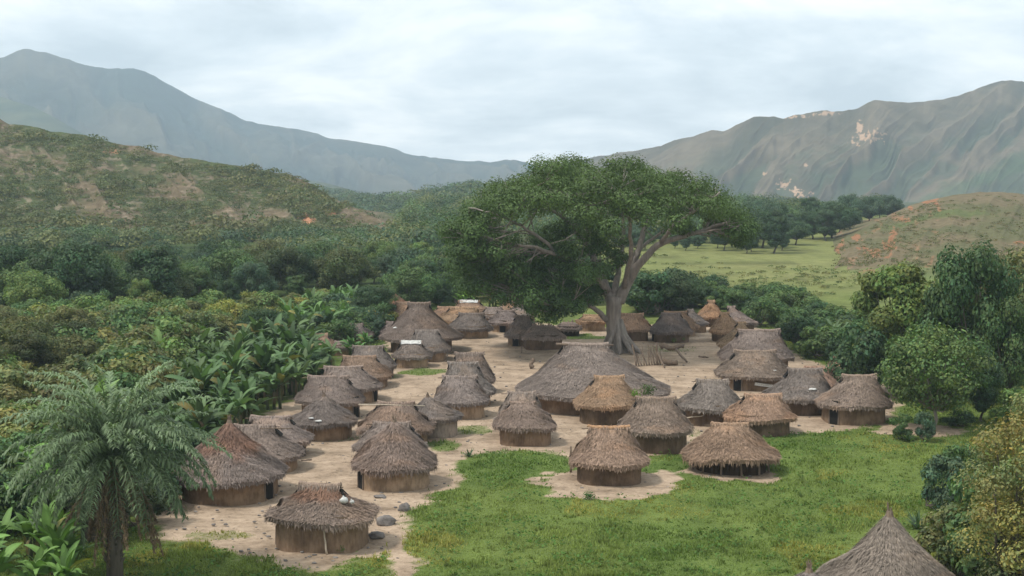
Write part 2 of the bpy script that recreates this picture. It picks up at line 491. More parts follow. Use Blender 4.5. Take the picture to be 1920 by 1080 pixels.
# far blue ridge on the left
SKY_FAR = [(-160,80),(-60,96),(0,110),(12,113),(50,95),(105,102),(150,118),(185,127),(255,131),(280,138),(330,165),(380,190),(430,210),(470,228),(520,238),(575,246),(620,259),(680,268),(720,272),(770,289),(820,296),(880,300),(925,306),(938,299),(980,302),(1010,312),(1100,322),(1300,332),(2080,340)]
def col_far(X, Y, Z, U, t, r):
    f = fbm(X * 0.004, Y * 0.004, 5, 61)
    return mixc((0.022, 0.038, 0.032), (0.085, 0.083, 0.062), sstep(0.15, 0.85, f * .8 + r * .8 + .2))  # gullies darker, spurs paler: plant cover that also stands in for relief shading
MFAR = M_hill('far_slope', 0.012, 0.008, 12)
landform('far_mountain', SKY_FAR, lambda u: 3900 + 200 * np.sin(u * 0.004), 2600, col_far, MFAR, p=1.0, fz=-80, spur=75, sf=0.0125, so=.5, shear=-260, jag=7.0, seed=60, nr=110, warp=200, back=1.08)
SKY_SH = [(-160,150),(0,180),(60,198),(110,222),(150,246),(220,280),(330,320),(450,345),(560,362),(620,362),(650,366),(700,384),(760,379),(830,362),(900,357),(960,364),(1060,378),(1200,385),(2080,390)]
def col_sh(X, Y, Z, U, t, r):
    return mixc((0.040, 0.060, 0.038), (0.080, 0.090, 0.050), sstep(0.3, 0.7, fbm(X * 0.01, Y * 0.01, 5, 62)))
SH_V, SH_U, SH_T = landform('mountain_shoulder', SKY_SH, lambda u: np.interp(u, [-160, 560, 700, 2080], [3300, 2000, 830, 830]), lambda u: np.interp(u, [-160, 560, 700, 2080], [2600, 1600, 640, 640]), col_sh, MFAR, p=1.0, fz=-14, spur=5, sf=0.014, shear=-120, seed=70, nr=70)

# brown grassy mountain on the right with pale washed-out gullies
SKY_R = [(-160,345),(900,330),(1080,300),(1180,284),(1240,273),(1262,264),(1300,256),(1330,245),(1352,247),(1380,235),(1410,221),(1448,219),(1465,224),(1490,216),(1540,209),(1575,209),(1605,203),(1635,188),(1670,192),(1700,194),(1760,188),(1790,182),(1830,165),(1870,154),(1895,152),(1920,156),(1990,150),(2080,158)]
def col_right(X, Y, Z, U, t, r):
    _, PY = topx(np.stack([X, Y, Z], -1))
    f = fbm(X * 0.01, Y * 0.01, 5, 81)
    c = mixc((0.058, 0.056, 0.036), (0.128, 0.104, 0.070), sstep(0.2, 0.8, f * .8 + r * .8 + .22))  # dark gullies and tan spurs put relief shade into the plant colour
    c = mixc(c, np.array([0.045, 0.075, 0.042]), sstep(0.02, 0.3, -r + (fbm(X * 0.02, Y * 0.02, 4, 82) - 0.5)) * 0.5 * sstep(0.9, 0.5, t))
    c = mixc(c, np.array([0.05, 0.09, 0.04]), sstep(-0.05, 0.25, 0.5 - np.abs((PY - (520 - (U - 1400) * 0.42)) / 42) + (fbm(U * 0.02, PY * 0.03, 4, 83) - 0.5)) * 0.55 * sstep(1400, 1560, U))
    k = fbm(U * 0.2, PY * 0.2, 5, 84, .62)
    for (px, py, rx, ry) in [(1548, 213, 24, 5), (1490, 219, 16, 3), (1606, 240, 9, 14), (1622, 257, 26, 9), (1640, 250, 15, 7), (1600, 268, 14, 4), (1470, 345, 14, 9), (1487, 357, 12, 8), (1505, 367, 18, 8), (1435, 328, 7, 4), (1508, 311, 7, 4), (1495, 384, 10, 4)]:
        e_ = sstep(0.0, 0.25, 1 - np.hypot((U - px) / rx, (PY - py) / ry) + (k - 0.5) * 4.4 - 0.35)
        c = mixc(c, np.array([0.44, 0.29, 0.19]), e_ * 0.8)
    return c
landform('right_mountain', SKY_R, lambda u: 2100 + 150 * np.sin(u * 0.006 + 2), lambda u: 1560 + 0 * u, col_right, M_hill('dry_grass_slope', 0.03, 0.02, 2, 0.25, 0.4), nu=900, nr=260, p=1.0, fz=-58, spur=26, sf=0.0125, so=.45, shear=230, seed=80, u0=1000, warp=70, jag=4.5)

# orange-scarred low hill on the right
SKY_O = [(1380,500),(1480,494),(1520,484),(1560,462),(1600,440),(1650,410),(1700,388),(1740,375),(1780,367),(1830,361),(1870,360),(1920,364),(2080,352)]
def col_orange(X, Y, Z, U, t, r):
    _, PY = topx(np.stack([X, Y, Z], -1))
    f = fbm(X * 0.06, Y * 0.06, 5, 91)
    c = mixc((0.105, 0.104, 0.054), (0.145, 0.118, 0.072), sstep(0.35, 0.65, f))
    c = mixc(c, np.array([0.085, 0.115, 0.040]), sstep(0.55, 0.8, fbm(X * 0.03, Y * 0.03, 4, 92)) * .8)
    c = mixc(c, np.array([0.12, 0.165, 0.055]), sstep(0.28, 0.06, t + (fbm(X * .08, Y * .08, 3, 96) - .5) * .2))
    k = fbm(U * 0.11, PY * 0.17, 5, 93, .62)
    for (px, py, rx, ry) in [(1690, 412, 14, 6), (1678, 432, 10, 16), (1670, 450, 6, 12), (1705, 390, 10, 6), (1745, 378, 16, 8), (1580, 458, 10, 16), (1572, 470, 8, 10), (1550, 478, 10, 12), (1610, 445, 12, 6), (1640, 470, 28, 12), (1668, 462, 22, 10), (1530, 466, 12, 8), (1905, 455, 16, 4), (1760, 390, 10, 12)]:
        e_ = sstep(0.05, 0.3, 1 - np.hypot((U - px) / rx, (PY - py) / ry) + (k - 0.5) * 4.0 - 0.3)
        c = mixc(c, np.array([0.27, 0.130, 0.070]), e_ * 0.85)
    v = sstep(0.66, 0.8, ridged(U * 0.03, PY * 0.045, 4, 95)) * (PY > 380) * (U < 1760)
    c = mixc(c, np.array([0.27, 0.145, 0.085]), v * 0.5)
    return c
OH_V, OH_U, OH_T = landform('orange_hill', SKY_O, lambda u: np.interp(u, [1380, 1500, 1700, 2080], [300, 310, 380, 430]), lambda u: np.interp(u, [1380, 1500, 1620, 1920, 2080], [280, 262, 232, 190, 180]), col_orange,
         M_hill('scrubby_orange_soil', 0.5, 0.4, 0.5, 0.3), nu=420, nr=160, p=0.9, spur=1.6, sf=0.02, shear=80, u0=1380, seed=90, rough=0.7)

# bushy, rocky hill on the left
SKY_L = [(-160,170),(-40,205),(0,217),(22,232),(60,237),(100,246),(150,252),(200,264),(235,272),(265,272),(300,286),(350,297),(420,306),(500,322),(545,330),(575,342),(620,368),(660,388),(700,405),(745,430),(790,452),(850,476),(900,488)]
def col_left(X, Y, Z, U, t, r):
    _, PY = topx(np.stack([X, Y, Z], -1))
    f = fbm(U * 0.012, PY * 0.03, 5, 101)
    c = mixc((0.068, 0.085, 0.038), (0.135, 0.108, 0.070), sstep(0.38, 0.62, f + 0.25 * r))
    c = mixc(c, np.array([0.25, 0.20, 0.155]), sstep(0.54, 0.74, fbm(U * 0.09, PY * 0.2, 5, 102, .6)) * 0.6)
    k = fbm(U * 0.12, PY * 0.2, 5, 103, .6)
    for (px, py, rx, ry, a_) in [(578, 408, 12, 14, 1), (588, 412, 8, 8, 1), (622, 395, 10, 12, .8), (535, 375, 26, 8, .6), (210, 283, 16, 5, .8), (35, 262, 30, 6, .6), (80, 285, 20, 14, .4), (360, 430, 22, 8, .8), (440, 372, 34, 16, .5), (75, 430, 28, 12, .7), (30, 315, 50, 24, .45), (395, 335, 40, 14, .4), (10, 425, 24, 8, .6), (180, 500, 20, 14, .6), (160, 445, 40, 10, .4), (660, 438, 20, 8, .4), (283, 440, 12, 5, .5)]:
        e_ = sstep(0.05, 0.35, 1 - np.hypot((U - px) / rx, (PY - py) / ry) + (k - 0.5) * 3.0 + (.15 if a_ >= .7 else -.15))
        c = mixc(c, np.array([0.42, 0.22, 0.13]) if a_ >= .7 else np.array([0.20, 0.155, 0.115]), e_ * a_)
    return c
HL_V, HL_U, HL_T = landform('left_hill', SKY_L, lambda u: np.interp(u, [-160, 550, 900], [500, 450, 350]), lambda u: np.interp(u, [-160, 300, 700, 900], [330, 345, 350, 335]), col_left,
         M_hill('bushy_hill_slope', 0.35, 0.25, 1.2, 0.35, 0.9), nu=700, nr=260, p=0.9, spur=5.0, sf=0.011, shear=-200, so=.45, u0=-160, u1=900, seed=100, rough=2.2, warp=60)

# ------------------------------------------------------------------ huts
SAND = (0.215, 0.178, 0.160)
GREY = (0.195, 0.168, 0.155)
BRN = (0.285, 0.195, 0.128)
ORG = (0.295, 0.205, 0.14)
RED = (0.26, 0.155, 0.105)
TAN = (0.29, 0.205, 0.15)
WG = (0.27, 0.205, 0.15)      # wall tones
WL = (0.36, 0.285, 0.215)  # sunlit mud walls: their brightness is put into the colour
WD = (0.17, 0.128, 0.098)
WGR = (0.33, 0.30, 0.27)

def roof_fn(a, b, lr, br, ze, zr, p, n, xr):
    """surface point of the thatch: th round the roof, t from eave (0) to ridge (1)"""
    def f(th, t):
        q = (1 - t) ** p
        A = lr + (a - lr) * q; B = br + (b - br) * q
        c, s = np.cos(th), np.sin(th)
        nn = n * q + 2.2 * (1 - q)
        rr = (np.abs(c) ** nn + np.abs(s) ** nn) ** (-1 / nn)
        x = A * rr * c + xr * (1 - q); y = B * rr * s
        return np.stack([x, y, ze + (zr - ze) * t], -1)
    return f

def hut(px, yb, wpx, ye, yt, rpx, rx=None, yaw=0.0, p=1.3, n=2.3, tint=GREY, wall=WG, label='', cap='straw', vents=(1, 1), depth=0.9, wr=0.80,
        door=None, posts=False, name='thatched_hut', finial=False, redtop=None, seed=None, ragged=1.0, wallh=None, spikes=0, capcol=None, dark_wall=False):
    g = np.random.default_rng(seed if seed is not None else int(px * 7 + yb * 13))
    tint = tuple(np.array(tint) * g.uniform(.90, 1.10) * (1 + g.normal(0, .01, 3)))
    yaw = yaw + g.uniform(-.07, .07)
    G = gnd(px, yb); a = wpx / 2 / ppm(G[1]); rwb = wr * a * depth
    for _ in range(3):
        Yc = G[1] + rwb; a = wpx / 2 / ppm(Yc, 1.5); b = a * depth; rwb = wr * b
    cx = (px - 960) / ppm(Yc, 1.0)
    ze = at(px, ye, Yc - b)[2]
    ze = float(np.clip(ze + 0.22, 0.9, 3.2))
    zr = at(px, yt, Yc)[2]
    lr = max(rpx / 2 / ppm(Yc, 3), 0.08); br = 0.16 if cap == 'straw' else 0.10
    xr = 0 if rx is None else (rx - px) / ppm(Yc, 3)
    root = empty(name, (cx, Yc, 0), yaw)
    tag(root, label, 'hut', 'thatched huts of the village')
    f = roof_fn(a, b, lr, br, ze, zr, p, n, xr)
    # ---- roof
    mb = MB(); nc = 72; nr = 26
    th = np.linspace(0, 2 * PI, nc, endpoint=False); t = np.linspace(0, 1, nr) ** 1.15
    T, TH = np.meshgrid(t, th, indexing='ij')
    P = f(TH, T)
    cen = np.array([xr, 0, (ze + zr) / 2 - 0.5])
    loff = g.random() * 50; lamp = 0.42 * min(a / 2.5, 1.25)
    def lumpf(th_, t_): return (fbm(np.cos(th_) * 2.2 + loff + t_ * 2, np.sin(th_) * 2.2 + t_ * 3.1, 3, 5) - 0.5) * lamp * np.clip((1 - t_) * 2, 0.15, 1)
    rad = np.stack([np.cos(TH), np.sin(TH), np.full_like(TH, 0.5)], -1)
    P = P + rad * lumpf(TH, T)[..., None]
    sag = (vn(np.cos(th) * 2.5 + g.random() * 90, np.sin(th) * 2.5, 8) - 0.5) * 0.22 * ragged
    P[:, :, 2] += sag[None, :] * (1 - T) ** 2
    def tone(x, y, z, tt):
        bl = fbm(x * 0.9 + px, y * 0.9 + z * 1.3, 3, 6)
        v = 0.76 + 0.48 * bl
        c = np.stack([v, v, v], -1)
        lighter = sstep(0.55, 0.75, fbm(x * 0.45 + yb, z * 1.1 + y * 0.5, 3, 9))[..., None]
        c = c * (1 + lighter * np.array([0.16, 0.08, 0.0]))
        if redtop is not None:
            k = sstep(redtop - 0.08, redtop + 0.1, tt + (fbm(x, y, 2, 4) - 0.5) * 0.3)[..., None]
            c = c * (1 - k) + c * np.array([0.98, 0.76, 0.66]) * k
        return c
    C = tone(P[..., 0], P[..., 1], P[..., 2], T)
    thick = 0.22 + 0.05 * a / 2.5
    ring = P[0].copy(); ring[:, :2] = ring[:, :2] * 0.985; ring[:, 2] -= thick
    ring2 = P[0].copy(); ring2[:, :2] = ring2[:, :2] * 0.80; ring2[:, 2] = ze + 0.02
    top = P[-1].mean(0, keepdims=True) + [[0, 0, 0.03]]
    V = np.concatenate([ring2, ring, P.reshape(-1, 3), top])
    CC = np.concatenate([C[0] * 0.9, C[0] * 0.95, C.reshape(-1, 3), C[-1, :1]])
    n0 = mb.n
    mb.add(V, grid_faces(nr + 2, nc, True), CC)
    i = np.arange(nc) + (nr + 1) * nc
    mb.F3.append(np.stack([i, (np.arange(nc) + 1) % nc + (nr + 1) * nc, np.full(nc, len(V) - 1)], 1) + n0)
    # straw tufts lying down the slope
    dist = Yc
    dens = np.interp(dist, [60, 110, 180], [300, 170, 80])
    area = PI * a * b * 1.35
    ns = int(area * dens)
    tt = 1 - np.sqrt(g.random(ns)); tt = tt * 0.98; ths = g.random(ns) * 2 * PI
    def surf(ths, tt):
        Q = f(ths, tt)
        Q[:, 2] += np.interp(np.mod(ths, 2 * PI), np.append(th, 2 * PI), np.append(sag, sag[0])) * (1 - tt) ** 2
        Q += np.stack([np.cos(ths), np.sin(ths), np.full_like(ths, .5)], -1) * lumpf(ths, tt)[:, None]
        return Q
    Q = surf(ths, tt); Q2 = surf(ths + g.normal(0, 0.015, ns), np.clip(tt - 0.06, 0, 1))
    dn = Q2 - Q; dn = np.where(np.linalg.norm(dn, axis=1)[:, None] < 1e-3, np.array([0, 0, -1.0]), dn); dn = norm(dn)
    out_ = norm(np.stack([np.cos(ths), np.sin(ths), np.full(ns, 0.9)], -1))
    sd_ = norm(np.cross(dn, out_))
    ln = g.uniform(0.14, 0.34, ns)[:, None] * (0.7 + 0.3 * ragged); wd_ = g.uniform(0.016, 0.042, ns)[:, None] * np.interp(dist, [60, 150], [1, 1.7])
    jitter = sd_ * g.normal(0, 0.35, (ns, 1))
    base = Q + out_ * g.uniform(-0.02, 0.05, (ns, 1))
    tip = base + (dn + jitter * 0.5) * ln + out_ * g.uniform(0.01, 0.085, (ns, 1)) * ragged
    V = np.stack([base - sd_ * wd_, base + sd_ * wd_, tip], 1).reshape(-1, 3)
    tc_ = tone(Q[:, 0], Q[:, 1], Q[:, 2], tt) * g.uniform(0.82, 1.2, (ns, 1))
    dk = g.random(ns) < 0.03; tc_[dk] *= 0.3
    mb.add(V, np.arange(3 * ns).reshape(-1, 3), np.repeat(tc_, 3, 0))
    # shaggy fringe at the eave
    nf = int(2 * PI * a * np.interp(dist, [60, 150], [44, 20])); ths = g.random(nf) * 2 * PI
    Q = surf(ths, np.zeros(nf)); o2 = np.stack([np.cos(ths), np.sin(ths), np.zeros(nf)], -1)
    sd_ = np.stack([-np.sin(ths), np.cos(ths), np.zeros(nf)], -1)
    fw = g.uniform(0.03, 0.08, (nf, 1)); 
    drop = (0.02 + 0.16 * vn(ths * 9, ths * 0, 3) + g.uniform(0, 0.12, nf))[:, None] * ragged
    b0 = Q + o2 * g.uniform(-0.12, 0.05, (nf, 1)); b0[:, 2] += g.uniform(-0.2, 0.08, nf)
    tip = b0 + o2 * g.uniform(-0.02, 0.14, (nf, 1)) + sd_ * g.normal(0, 0.06, (nf, 1)); tip[:, 2:] -= drop + 0.08
    V = np.stack([b0 - sd_ * fw, b0 + sd_ * fw, tip], 1).reshape(-1, 3)
    tc_ = tone(Q[:, 0], Q[:, 1], Q[:, 2], np.zeros(nf)) * g.uniform(0.7, 1.25, (nf, 1))
    mb.add(V, np.arange(3 * nf).reshape(-1, 3), np.repeat(tc_, 3, 0))
    if spikes:
        for k in range(spikes):
            x0 = xr + g.uniform(-lr, lr); add_tube(mb, [(x0, g.uniform(-.1, .1), zr - .1), (x0 + g.normal(0, .1), 0, zr + g.uniform(.15, .5))], [0.09, 0.01], 4, (1.15, 1.1, 1.05))
    roof = mb.build('roof', THATCH, root, smooth=False, color=tint)
    # ---- ridge cap
    if cap == 'straw' and lr > 0.25:
        cb = MB(); m_ = 15; s = np.linspace(-1, 1, m_)
        ex = 0.10 + 0.10 * g.random()
        pts = np.stack([xr + s * (lr + ex), np.zeros(m_), zr + 0.03 + 0.13 * np.abs(s) ** 4 + g.normal(0, 0.015, m_)], -1)
        rr = 0.13 * (1 - 0.25 * np.abs(s) ** 3) * (1 + g.normal(0, 0.06, m_)) * np.interp(a, [1.5, 6], [0.85, 1.7])
        add_tube(cb, pts, rr, 10, (1.12, 1.08, 1.04) if capcol is None else capcol)
        nn_ = int(lr * 110) + 20
        xx = xr + g.uniform(-1, 1, nn_) * (lr + ex * 0.9); sgn = g.choice([-1, 1], nn_)
        b0 = np.stack([xx, sgn * 0.06, np.full(nn_, zr + 0.16)], -1)
        tip = np.stack([xx + g.normal(0, 0.08, nn_), sgn * g.uniform(0.22, 0.42, nn_), zr - g.uniform(0.1, 0.45, nn_)], -1)
        wv = np.array([0.035, 0, 0])
        V = np.stack([b0 - wv, b0 + wv, tip], 1).reshape(-1, 3)
        cb.add(V, np.arange(3 * nn_).reshape(-1, 3), np.repeat(g.uniform(0.7, 1.35, (nn_, 1)) * np.ones(3), 3, 0))
        nu_ = 10
        xx = xr + g.uniform(-1, 1, nu_) * (lr + ex); b0 = np.stack([xx, np.zeros(nu_), np.full(nu_, zr + 0.1)], -1)
        tip = b0 + np.stack([g.normal(0, 0.12, nu_), g.normal(0, 0.08, nu_), g.uniform(0.1, 0.22, nu_)], -1)
        V = np.stack([b0 - wv, b0 + wv, tip], 1).reshape(-1, 3)
        cb.add(V, np.arange(3 * nu_).reshape(-1, 3), 0.8)
        cb.build('ridge_cap', THATCH, root, color=tuple(min(1, c * 1.05) for c in tint))
        # ridge pole sticking out
        pb = MB(); pl = lr + ex + g.uniform(0.1, 0.5)
        add_tube(pb, [(xr - pl, 0.05, zr - 0.04), (xr + pl * 0.9, 0.02, zr + 0.0)], [0.035, 0.03], 6)
        add_tube(pb, [(xr - lr - .05, -0.13, zr - .05), (xr + lr + .2, -0.16, zr - .02)], [0.025, 0.02], 5)
        pb.build('ridge_pole', WOOD, root)
        # smoke vents: dark gables under the ends of the ridge
        for sgn, k in ((-1, vents[0]), (1, vents[1])):
            if not k: continue
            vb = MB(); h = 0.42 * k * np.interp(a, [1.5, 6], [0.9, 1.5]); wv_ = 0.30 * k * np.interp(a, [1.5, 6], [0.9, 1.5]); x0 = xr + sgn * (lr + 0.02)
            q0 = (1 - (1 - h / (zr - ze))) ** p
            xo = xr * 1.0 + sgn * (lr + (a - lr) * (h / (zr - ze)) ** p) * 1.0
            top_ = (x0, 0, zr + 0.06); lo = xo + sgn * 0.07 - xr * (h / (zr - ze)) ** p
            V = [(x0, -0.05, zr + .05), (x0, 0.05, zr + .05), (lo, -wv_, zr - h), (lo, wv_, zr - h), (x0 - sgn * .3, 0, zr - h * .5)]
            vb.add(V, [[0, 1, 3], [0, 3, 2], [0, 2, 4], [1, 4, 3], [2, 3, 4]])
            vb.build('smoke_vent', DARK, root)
    if finial:
        fb = MB()
        for k in range(7):
            an = g.random() * 6.28
            add_tube(fb, [(xr, 0, zr - 0.1), (xr + 0.12 * math.cos(an), 0.12 * math.sin(an), zr + g.uniform(.18, .5))], [0.06, 0.018], 5)
        add_tube(fb, [(xr, 0, zr - .15), (xr, 0, zr + 0.1)], [0.2, 0.13], 8)
        fb.build('finial', WOOD, root)
    # ---- wall
    wa, wb_ = a * wr, b * wr
    zw = ze + (0.25 if not posts else 0.0)
    if posts:
        for k in range(12):
            an = 2 * PI * k / 12 + 0.2
            q = MB(); x0, y0 = wa * math.cos(an), wb_ * math.sin(an)
            add_tube(q, [(x0, y0, -0.1), (x0 + g.normal(0, .05), y0, ze + 0.35)], [0.075, 0.06], 7)
            q.build('post', WOOD, root)
        q = MB()   # full-height near-black wall ring inside the posts
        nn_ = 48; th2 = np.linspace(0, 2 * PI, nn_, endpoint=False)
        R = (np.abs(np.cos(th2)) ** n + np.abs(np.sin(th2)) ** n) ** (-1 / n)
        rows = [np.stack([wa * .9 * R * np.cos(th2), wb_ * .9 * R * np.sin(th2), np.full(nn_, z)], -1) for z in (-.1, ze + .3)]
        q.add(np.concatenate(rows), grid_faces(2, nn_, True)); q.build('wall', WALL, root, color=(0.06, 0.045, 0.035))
    else:
        nn_ = 96; th2 = np.linspace(0, 2 * PI, nn_, endpoint=False); zs = np.linspace(-0.15, zw, 8)
        R = (np.abs(np.cos(th2)) ** (n * 1.3) + np.abs(np.sin(th2)) ** (n * 1.3)) ** (-1 / (n * 1.3))
        rows = []; cols = []
        for z in zs:
            j = 1 + 0.012 * (vn(th2 * 14 + px, th2 * 0 + z * 0.4, 5) - 0.5) * 2 + 0.02 * (vn(th2 * 2.5 + px, th2 * 0 + z, 7) - .5)
            fl = 1 + 0.03 * max(0, 0.25 - z)
            rows.append(np.stack([wa * R * np.cos(th2) * j * fl, wb_ * R * np.sin(th2) * j * fl, np.full(nn_, z)], -1))
            k = 0.9 + 0.2 * fbm(th2 * 1.5 + px, th2 * 0 + z * 1.2, 3, 15)
            cols.append(np.stack([k, k, k], -1))
        wbm = MB(); wbm.add(np.concatenate(rows), grid_faces(len(zs), nn_, True), np.concatenate(cols))
        wbm.build('wall', WALL, root, smooth=True, color=wall)
        if door is not None:
            an = door; cR = (abs(math.cos(an)) ** (n * 1.3) + abs(math.sin(an)) ** (n * 1.3)) ** (-1 / (n * 1.3))
            x0, y0 = wa * cR * math.cos(an), wb_ * cR * math.sin(an)
            nx, ny = math.cos(an) / wa, math.sin(an) / wb_; l_ = math.hypot(nx, ny); rz = math.atan2(ny / l_, nx / l_)
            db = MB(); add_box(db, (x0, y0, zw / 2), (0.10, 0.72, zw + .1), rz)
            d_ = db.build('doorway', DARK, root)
            fb = MB()
            for s_ in (-0.40, 0.40):
                add_tube(fb, [(x0 - math.sin(rz) * s_ + .04 * math.cos(rz), y0 + math.cos(rz) * s_ + .04 * math.sin(rz), -0.1), (x0 - math.sin(rz) * s_, y0 + math.cos(rz) * s_, zw + .05)], 0.06, 7)
            add_tube(fb, [(x0 + math.sin(rz) * .45, y0 - math.cos(rz) * .45, zw + .02), (x0 - math.sin(rz) * .45, y0 + math.cos(rz) * .45, zw + .02)], 0.05, 6)
            fb.build('door_frame', WOOD, d_)
    return dict(root=root, c=(cx, Yc), a=a, b=b, ze=ze, zr=zr, lr=lr, f=f, xr=xr, yaw=yaw)

DL = PI * 1.13; DR = -0.14 * PI; DFL = PI * 1.2; DF = PI * 1.5
HUTS = {}
def H_(key, *a_, **k):
    HUTS[key] = hut(*a_, **k)
# front rows
H_('front', 605, 1036, 201, 990, 912, 74, rx=601, yaw=-0.16, n=2.8, p=1.5, depth=0.82, tint=(0.225, 0.178, 0.150), wall=(0.24, 0.185, 0.14), redtop=0.55, ragged=1.2, door=PI * 1.12, wr=0.80, label='low hut with a collapsed rust-brown roof top and white sacks on its thatch')
H_('cone', 432, 945, 214, 914, 790, 6, yaw=0, n=2.0, p=1.12, depth=1.0, cap='', finial=True, tint=SAND, wall=WG, redtop=0.42, door=DR, label='round hut with a tall pointed rust-tipped cone roof behind the grey palm')
H_('dome', 740, 923, 159, 888, 790, 10, yaw=0, n=2.0, p=0.98, depth=1.0, cap='', finial=True, tint=(0.215, 0.17, 0.145), wall=WL, ragged=1.5, door=PI * 1.17, label='round hut with a steep shaggy grey roof and long pale wall beside the footpath')
H_('behind_dome', 732, 876, 134, 852, 795, 66, rx=735, yaw=0.0, p=1.15, tint=SAND, wall=WG, label='hut almost hidden directly behind the steep shaggy round hut')
H_('arched', 742, 842, 146, 818, 757, 66, rx=743, yaw=0.0, p=1.35, tint=(0.23, 0.18, 0.15), wall=WG, label='hut with a long arched ridge and a pole laid across it')
H_('white_wall', 818, 822, 98, 792, 744, 8, rx=802, yaw=0, n=2.1, p=1.1, depth=1.0, cap='', finial=True, tint=GREY, wall=WGR, label='small hut with a spiky tip and a round whitish grey wall')
H_('mid_row_front', 864, 785, 108, 762, 708, 58, rx=862, p=1.15, tint=GREY, wall=WL, door=None, label='frontmost of the three overlapping grey huts in the middle row')
H_('mid_row_second', 879, 764, 100, 744, 682, 52, rx=868, p=1.2, tint=GREY, wall=WG, label='second of the three overlapping grey huts in the middle row')
H_('mid_row_third', 882, 740, 94, 721, 664, 50, rx=880, p=1.25, tint=(0.19, 0.155, 0.135), wall=WG, label='rearmost of the three overlapping grey huts in the middle row')
H_('stick_tip', 608, 828, 125, 802, 742, 6, yaw=0, n=2.0, p=1.08, depth=1.0, cap='', finial=True, tint=GREY, wall=WG, ragged=1.3, label='round hut with a thin stick on its low cone and blue-white scraps on the thatch')
H_('left_col_a', 620, 786, 130, 762, 708, 70, rx=616, p=1.25, tint=SAND, wall=WG, vents=(0, 1.2), door=DR, label='long-ridged hut directly behind the round hut with the stick tip')
H_('left_col_b', 655, 757, 124, 736, 690, 66, rx=644, p=1.25, tint=SAND, wall=WG, vents=(0, 1.2), door=DR, label='hut with a wooden doorway on its right side, second behind the stick-tipped hut')
H_('left_col_c', 682, 730, 108, 712, 670, 58, rx=674, p=1.2, tint=(0.25, 0.185, 0.14), wall=WG, label='hut with a brownish patch low on the right of its roof, in the left column')
H_('left_col_d', 698, 712, 92, 695, 651, 54, rx=690, p=1.2, tint=GREY, wall=WG, door=DR, label='rearmost hut of the left column, with a thick straw ridge')
H_('grove_a', 600, 668, 64, 654, 628, 30, rx=598, p=1.3, tint=TAN, wall=WG, label='small hut half hidden by banana leaves at the left edge of the village')
H_('grove_b', 640, 668, 40, 658, 642, 20, p=1.3, tint=SAND, wall=WG, label='tiny low hut right behind the banana grove, next to a pale log')
H_('grove_c', 668, 646, 64, 634, 609, 22, rx=668, p=1.4, tint=GREY, wall=WG, label='small grey hut standing before the mustard yellow bushes')
H_('left_pair_front', 502, 890, 134, 868, 800, 72, rx=478, p=1.2, tint=(0.21, 0.172, 0.15), wall=WG, vents=(0, 1.3), yaw=-0.05, label='grey hut with loose poles on its ridge just right of the rust-tipped cone')
H_('left_pair_back', 522, 862, 122, 838, 784, 68, rx=508, p=1.15, tint=SAND, wall=WG, door=DR, label='hut with a plain straw ridge behind the hut with loose poles on its ridge')
# around the tall horned house
H_('horned', 790, 664, 158, 641, 570, 38, rx=786, p=1.5, n=2.2, tint=(0.20, 0.165, 0.145), wall=WD, wr=0.72, label='tall wide house with a narrow flared ridge, biggest of the left back cluster')
H_('below_horned', 800, 678, 88, 661, 621, 42, rx=800, p=1.3, tint=GREY, wall=WG, label='hut just behind the one with white plastic on its ridge')
H_('plastic_front', 773, 690, 74, 674, 643, 38, rx=771, p=1.25, n=2.6, tint=SAND, wall=WL, door=PI * 1.1, label='hut with white plastic wrapped over its ridge, in front of the tall horned house')
H_('back_small', 742, 640, 60, 628, 605, 24, rx=738, p=1.3, tint=SAND, wall=WG, label='small hut peeping out left of the tall horned house')
H_('red_cone', 742, 604, 76, 590, 549, 5, rx=738, p=1.1, n=2.0, cap='', depth=1.0, tint=RED, wall=WG, label='reddish pointed cone roof among the trees at the rear left')
H_('red_neigh', 756, 612, 62, 598, 568, 24, rx=755, p=1.3, tint=TAN, wall=WG, label='brownish hut between the reddish cone and the tall horned house')
H_('back_a', 881, 634, 86, 621, 589, 44, rx=884, p=1.4, tint=GREY, wall=WL, label='hut with a long pale wall facing the clearing, right of the tall horned house')
H_('back_b', 858, 620, 84, 606, 578, 52, rx=870, p=1.3, tint=ORG, wall=WG, label='hut with an orange straw roof showing behind a grey one')
H_('back_c', 884, 600, 76, 588, 566, 38, rx=879, p=1.4, tint=TAN, wall=WG, label='rear hut with white plastic hanging from its ridge end')
H_('back_d', 838, 612, 76, 600, 577, 40, rx=842, p=1.3, tint=TAN, wall=WG, label='brown hut left of the orange straw roof at the rear')
H_('back_e', 953, 622, 76, 610, 584, 28, rx=948, p=1.3, tint=GREY, wall=WL, door=PI * 1.4, label='grey hut with a light wall, left of the low dark tree branch')
H_('back_f', 926, 608, 60, 597, 578, 28, p=1.3, tint=SAND, wall=WG, label='low hut in the back row, second left of the dark foliage')
H_('back_g', 955, 604, 58, 592, 566, 26, p=1.35, tint=TAN, wall=WG, label='highest-standing roof of the back row under the big tree')
H_('back_h', 980, 606, 56, 594, 570, 28, p=1.3, tint=SAND, wall=WG, label='roof partly covered by the dark hanging foliage of the big tree')
H_('tree_left', 984, 650, 78, 636, 594, 26, rx=980, p=1.15, tint=(.28, .23, .20), wall=WL, door=PI * 1.35, label='rounded hut touching the left side of the rectangular hut')
H_('rect', 1018, 657, 80, 638, 610, 40, rx=1018, p=1.05, n=4.0, depth=0.85, wr=0.86, cap='', spikes=12, tint=(0.33, 0.27, 0.23), wall=WD, yaw=0.05, label='rectangular hut with a spiky thatch ridge and dark long wall')
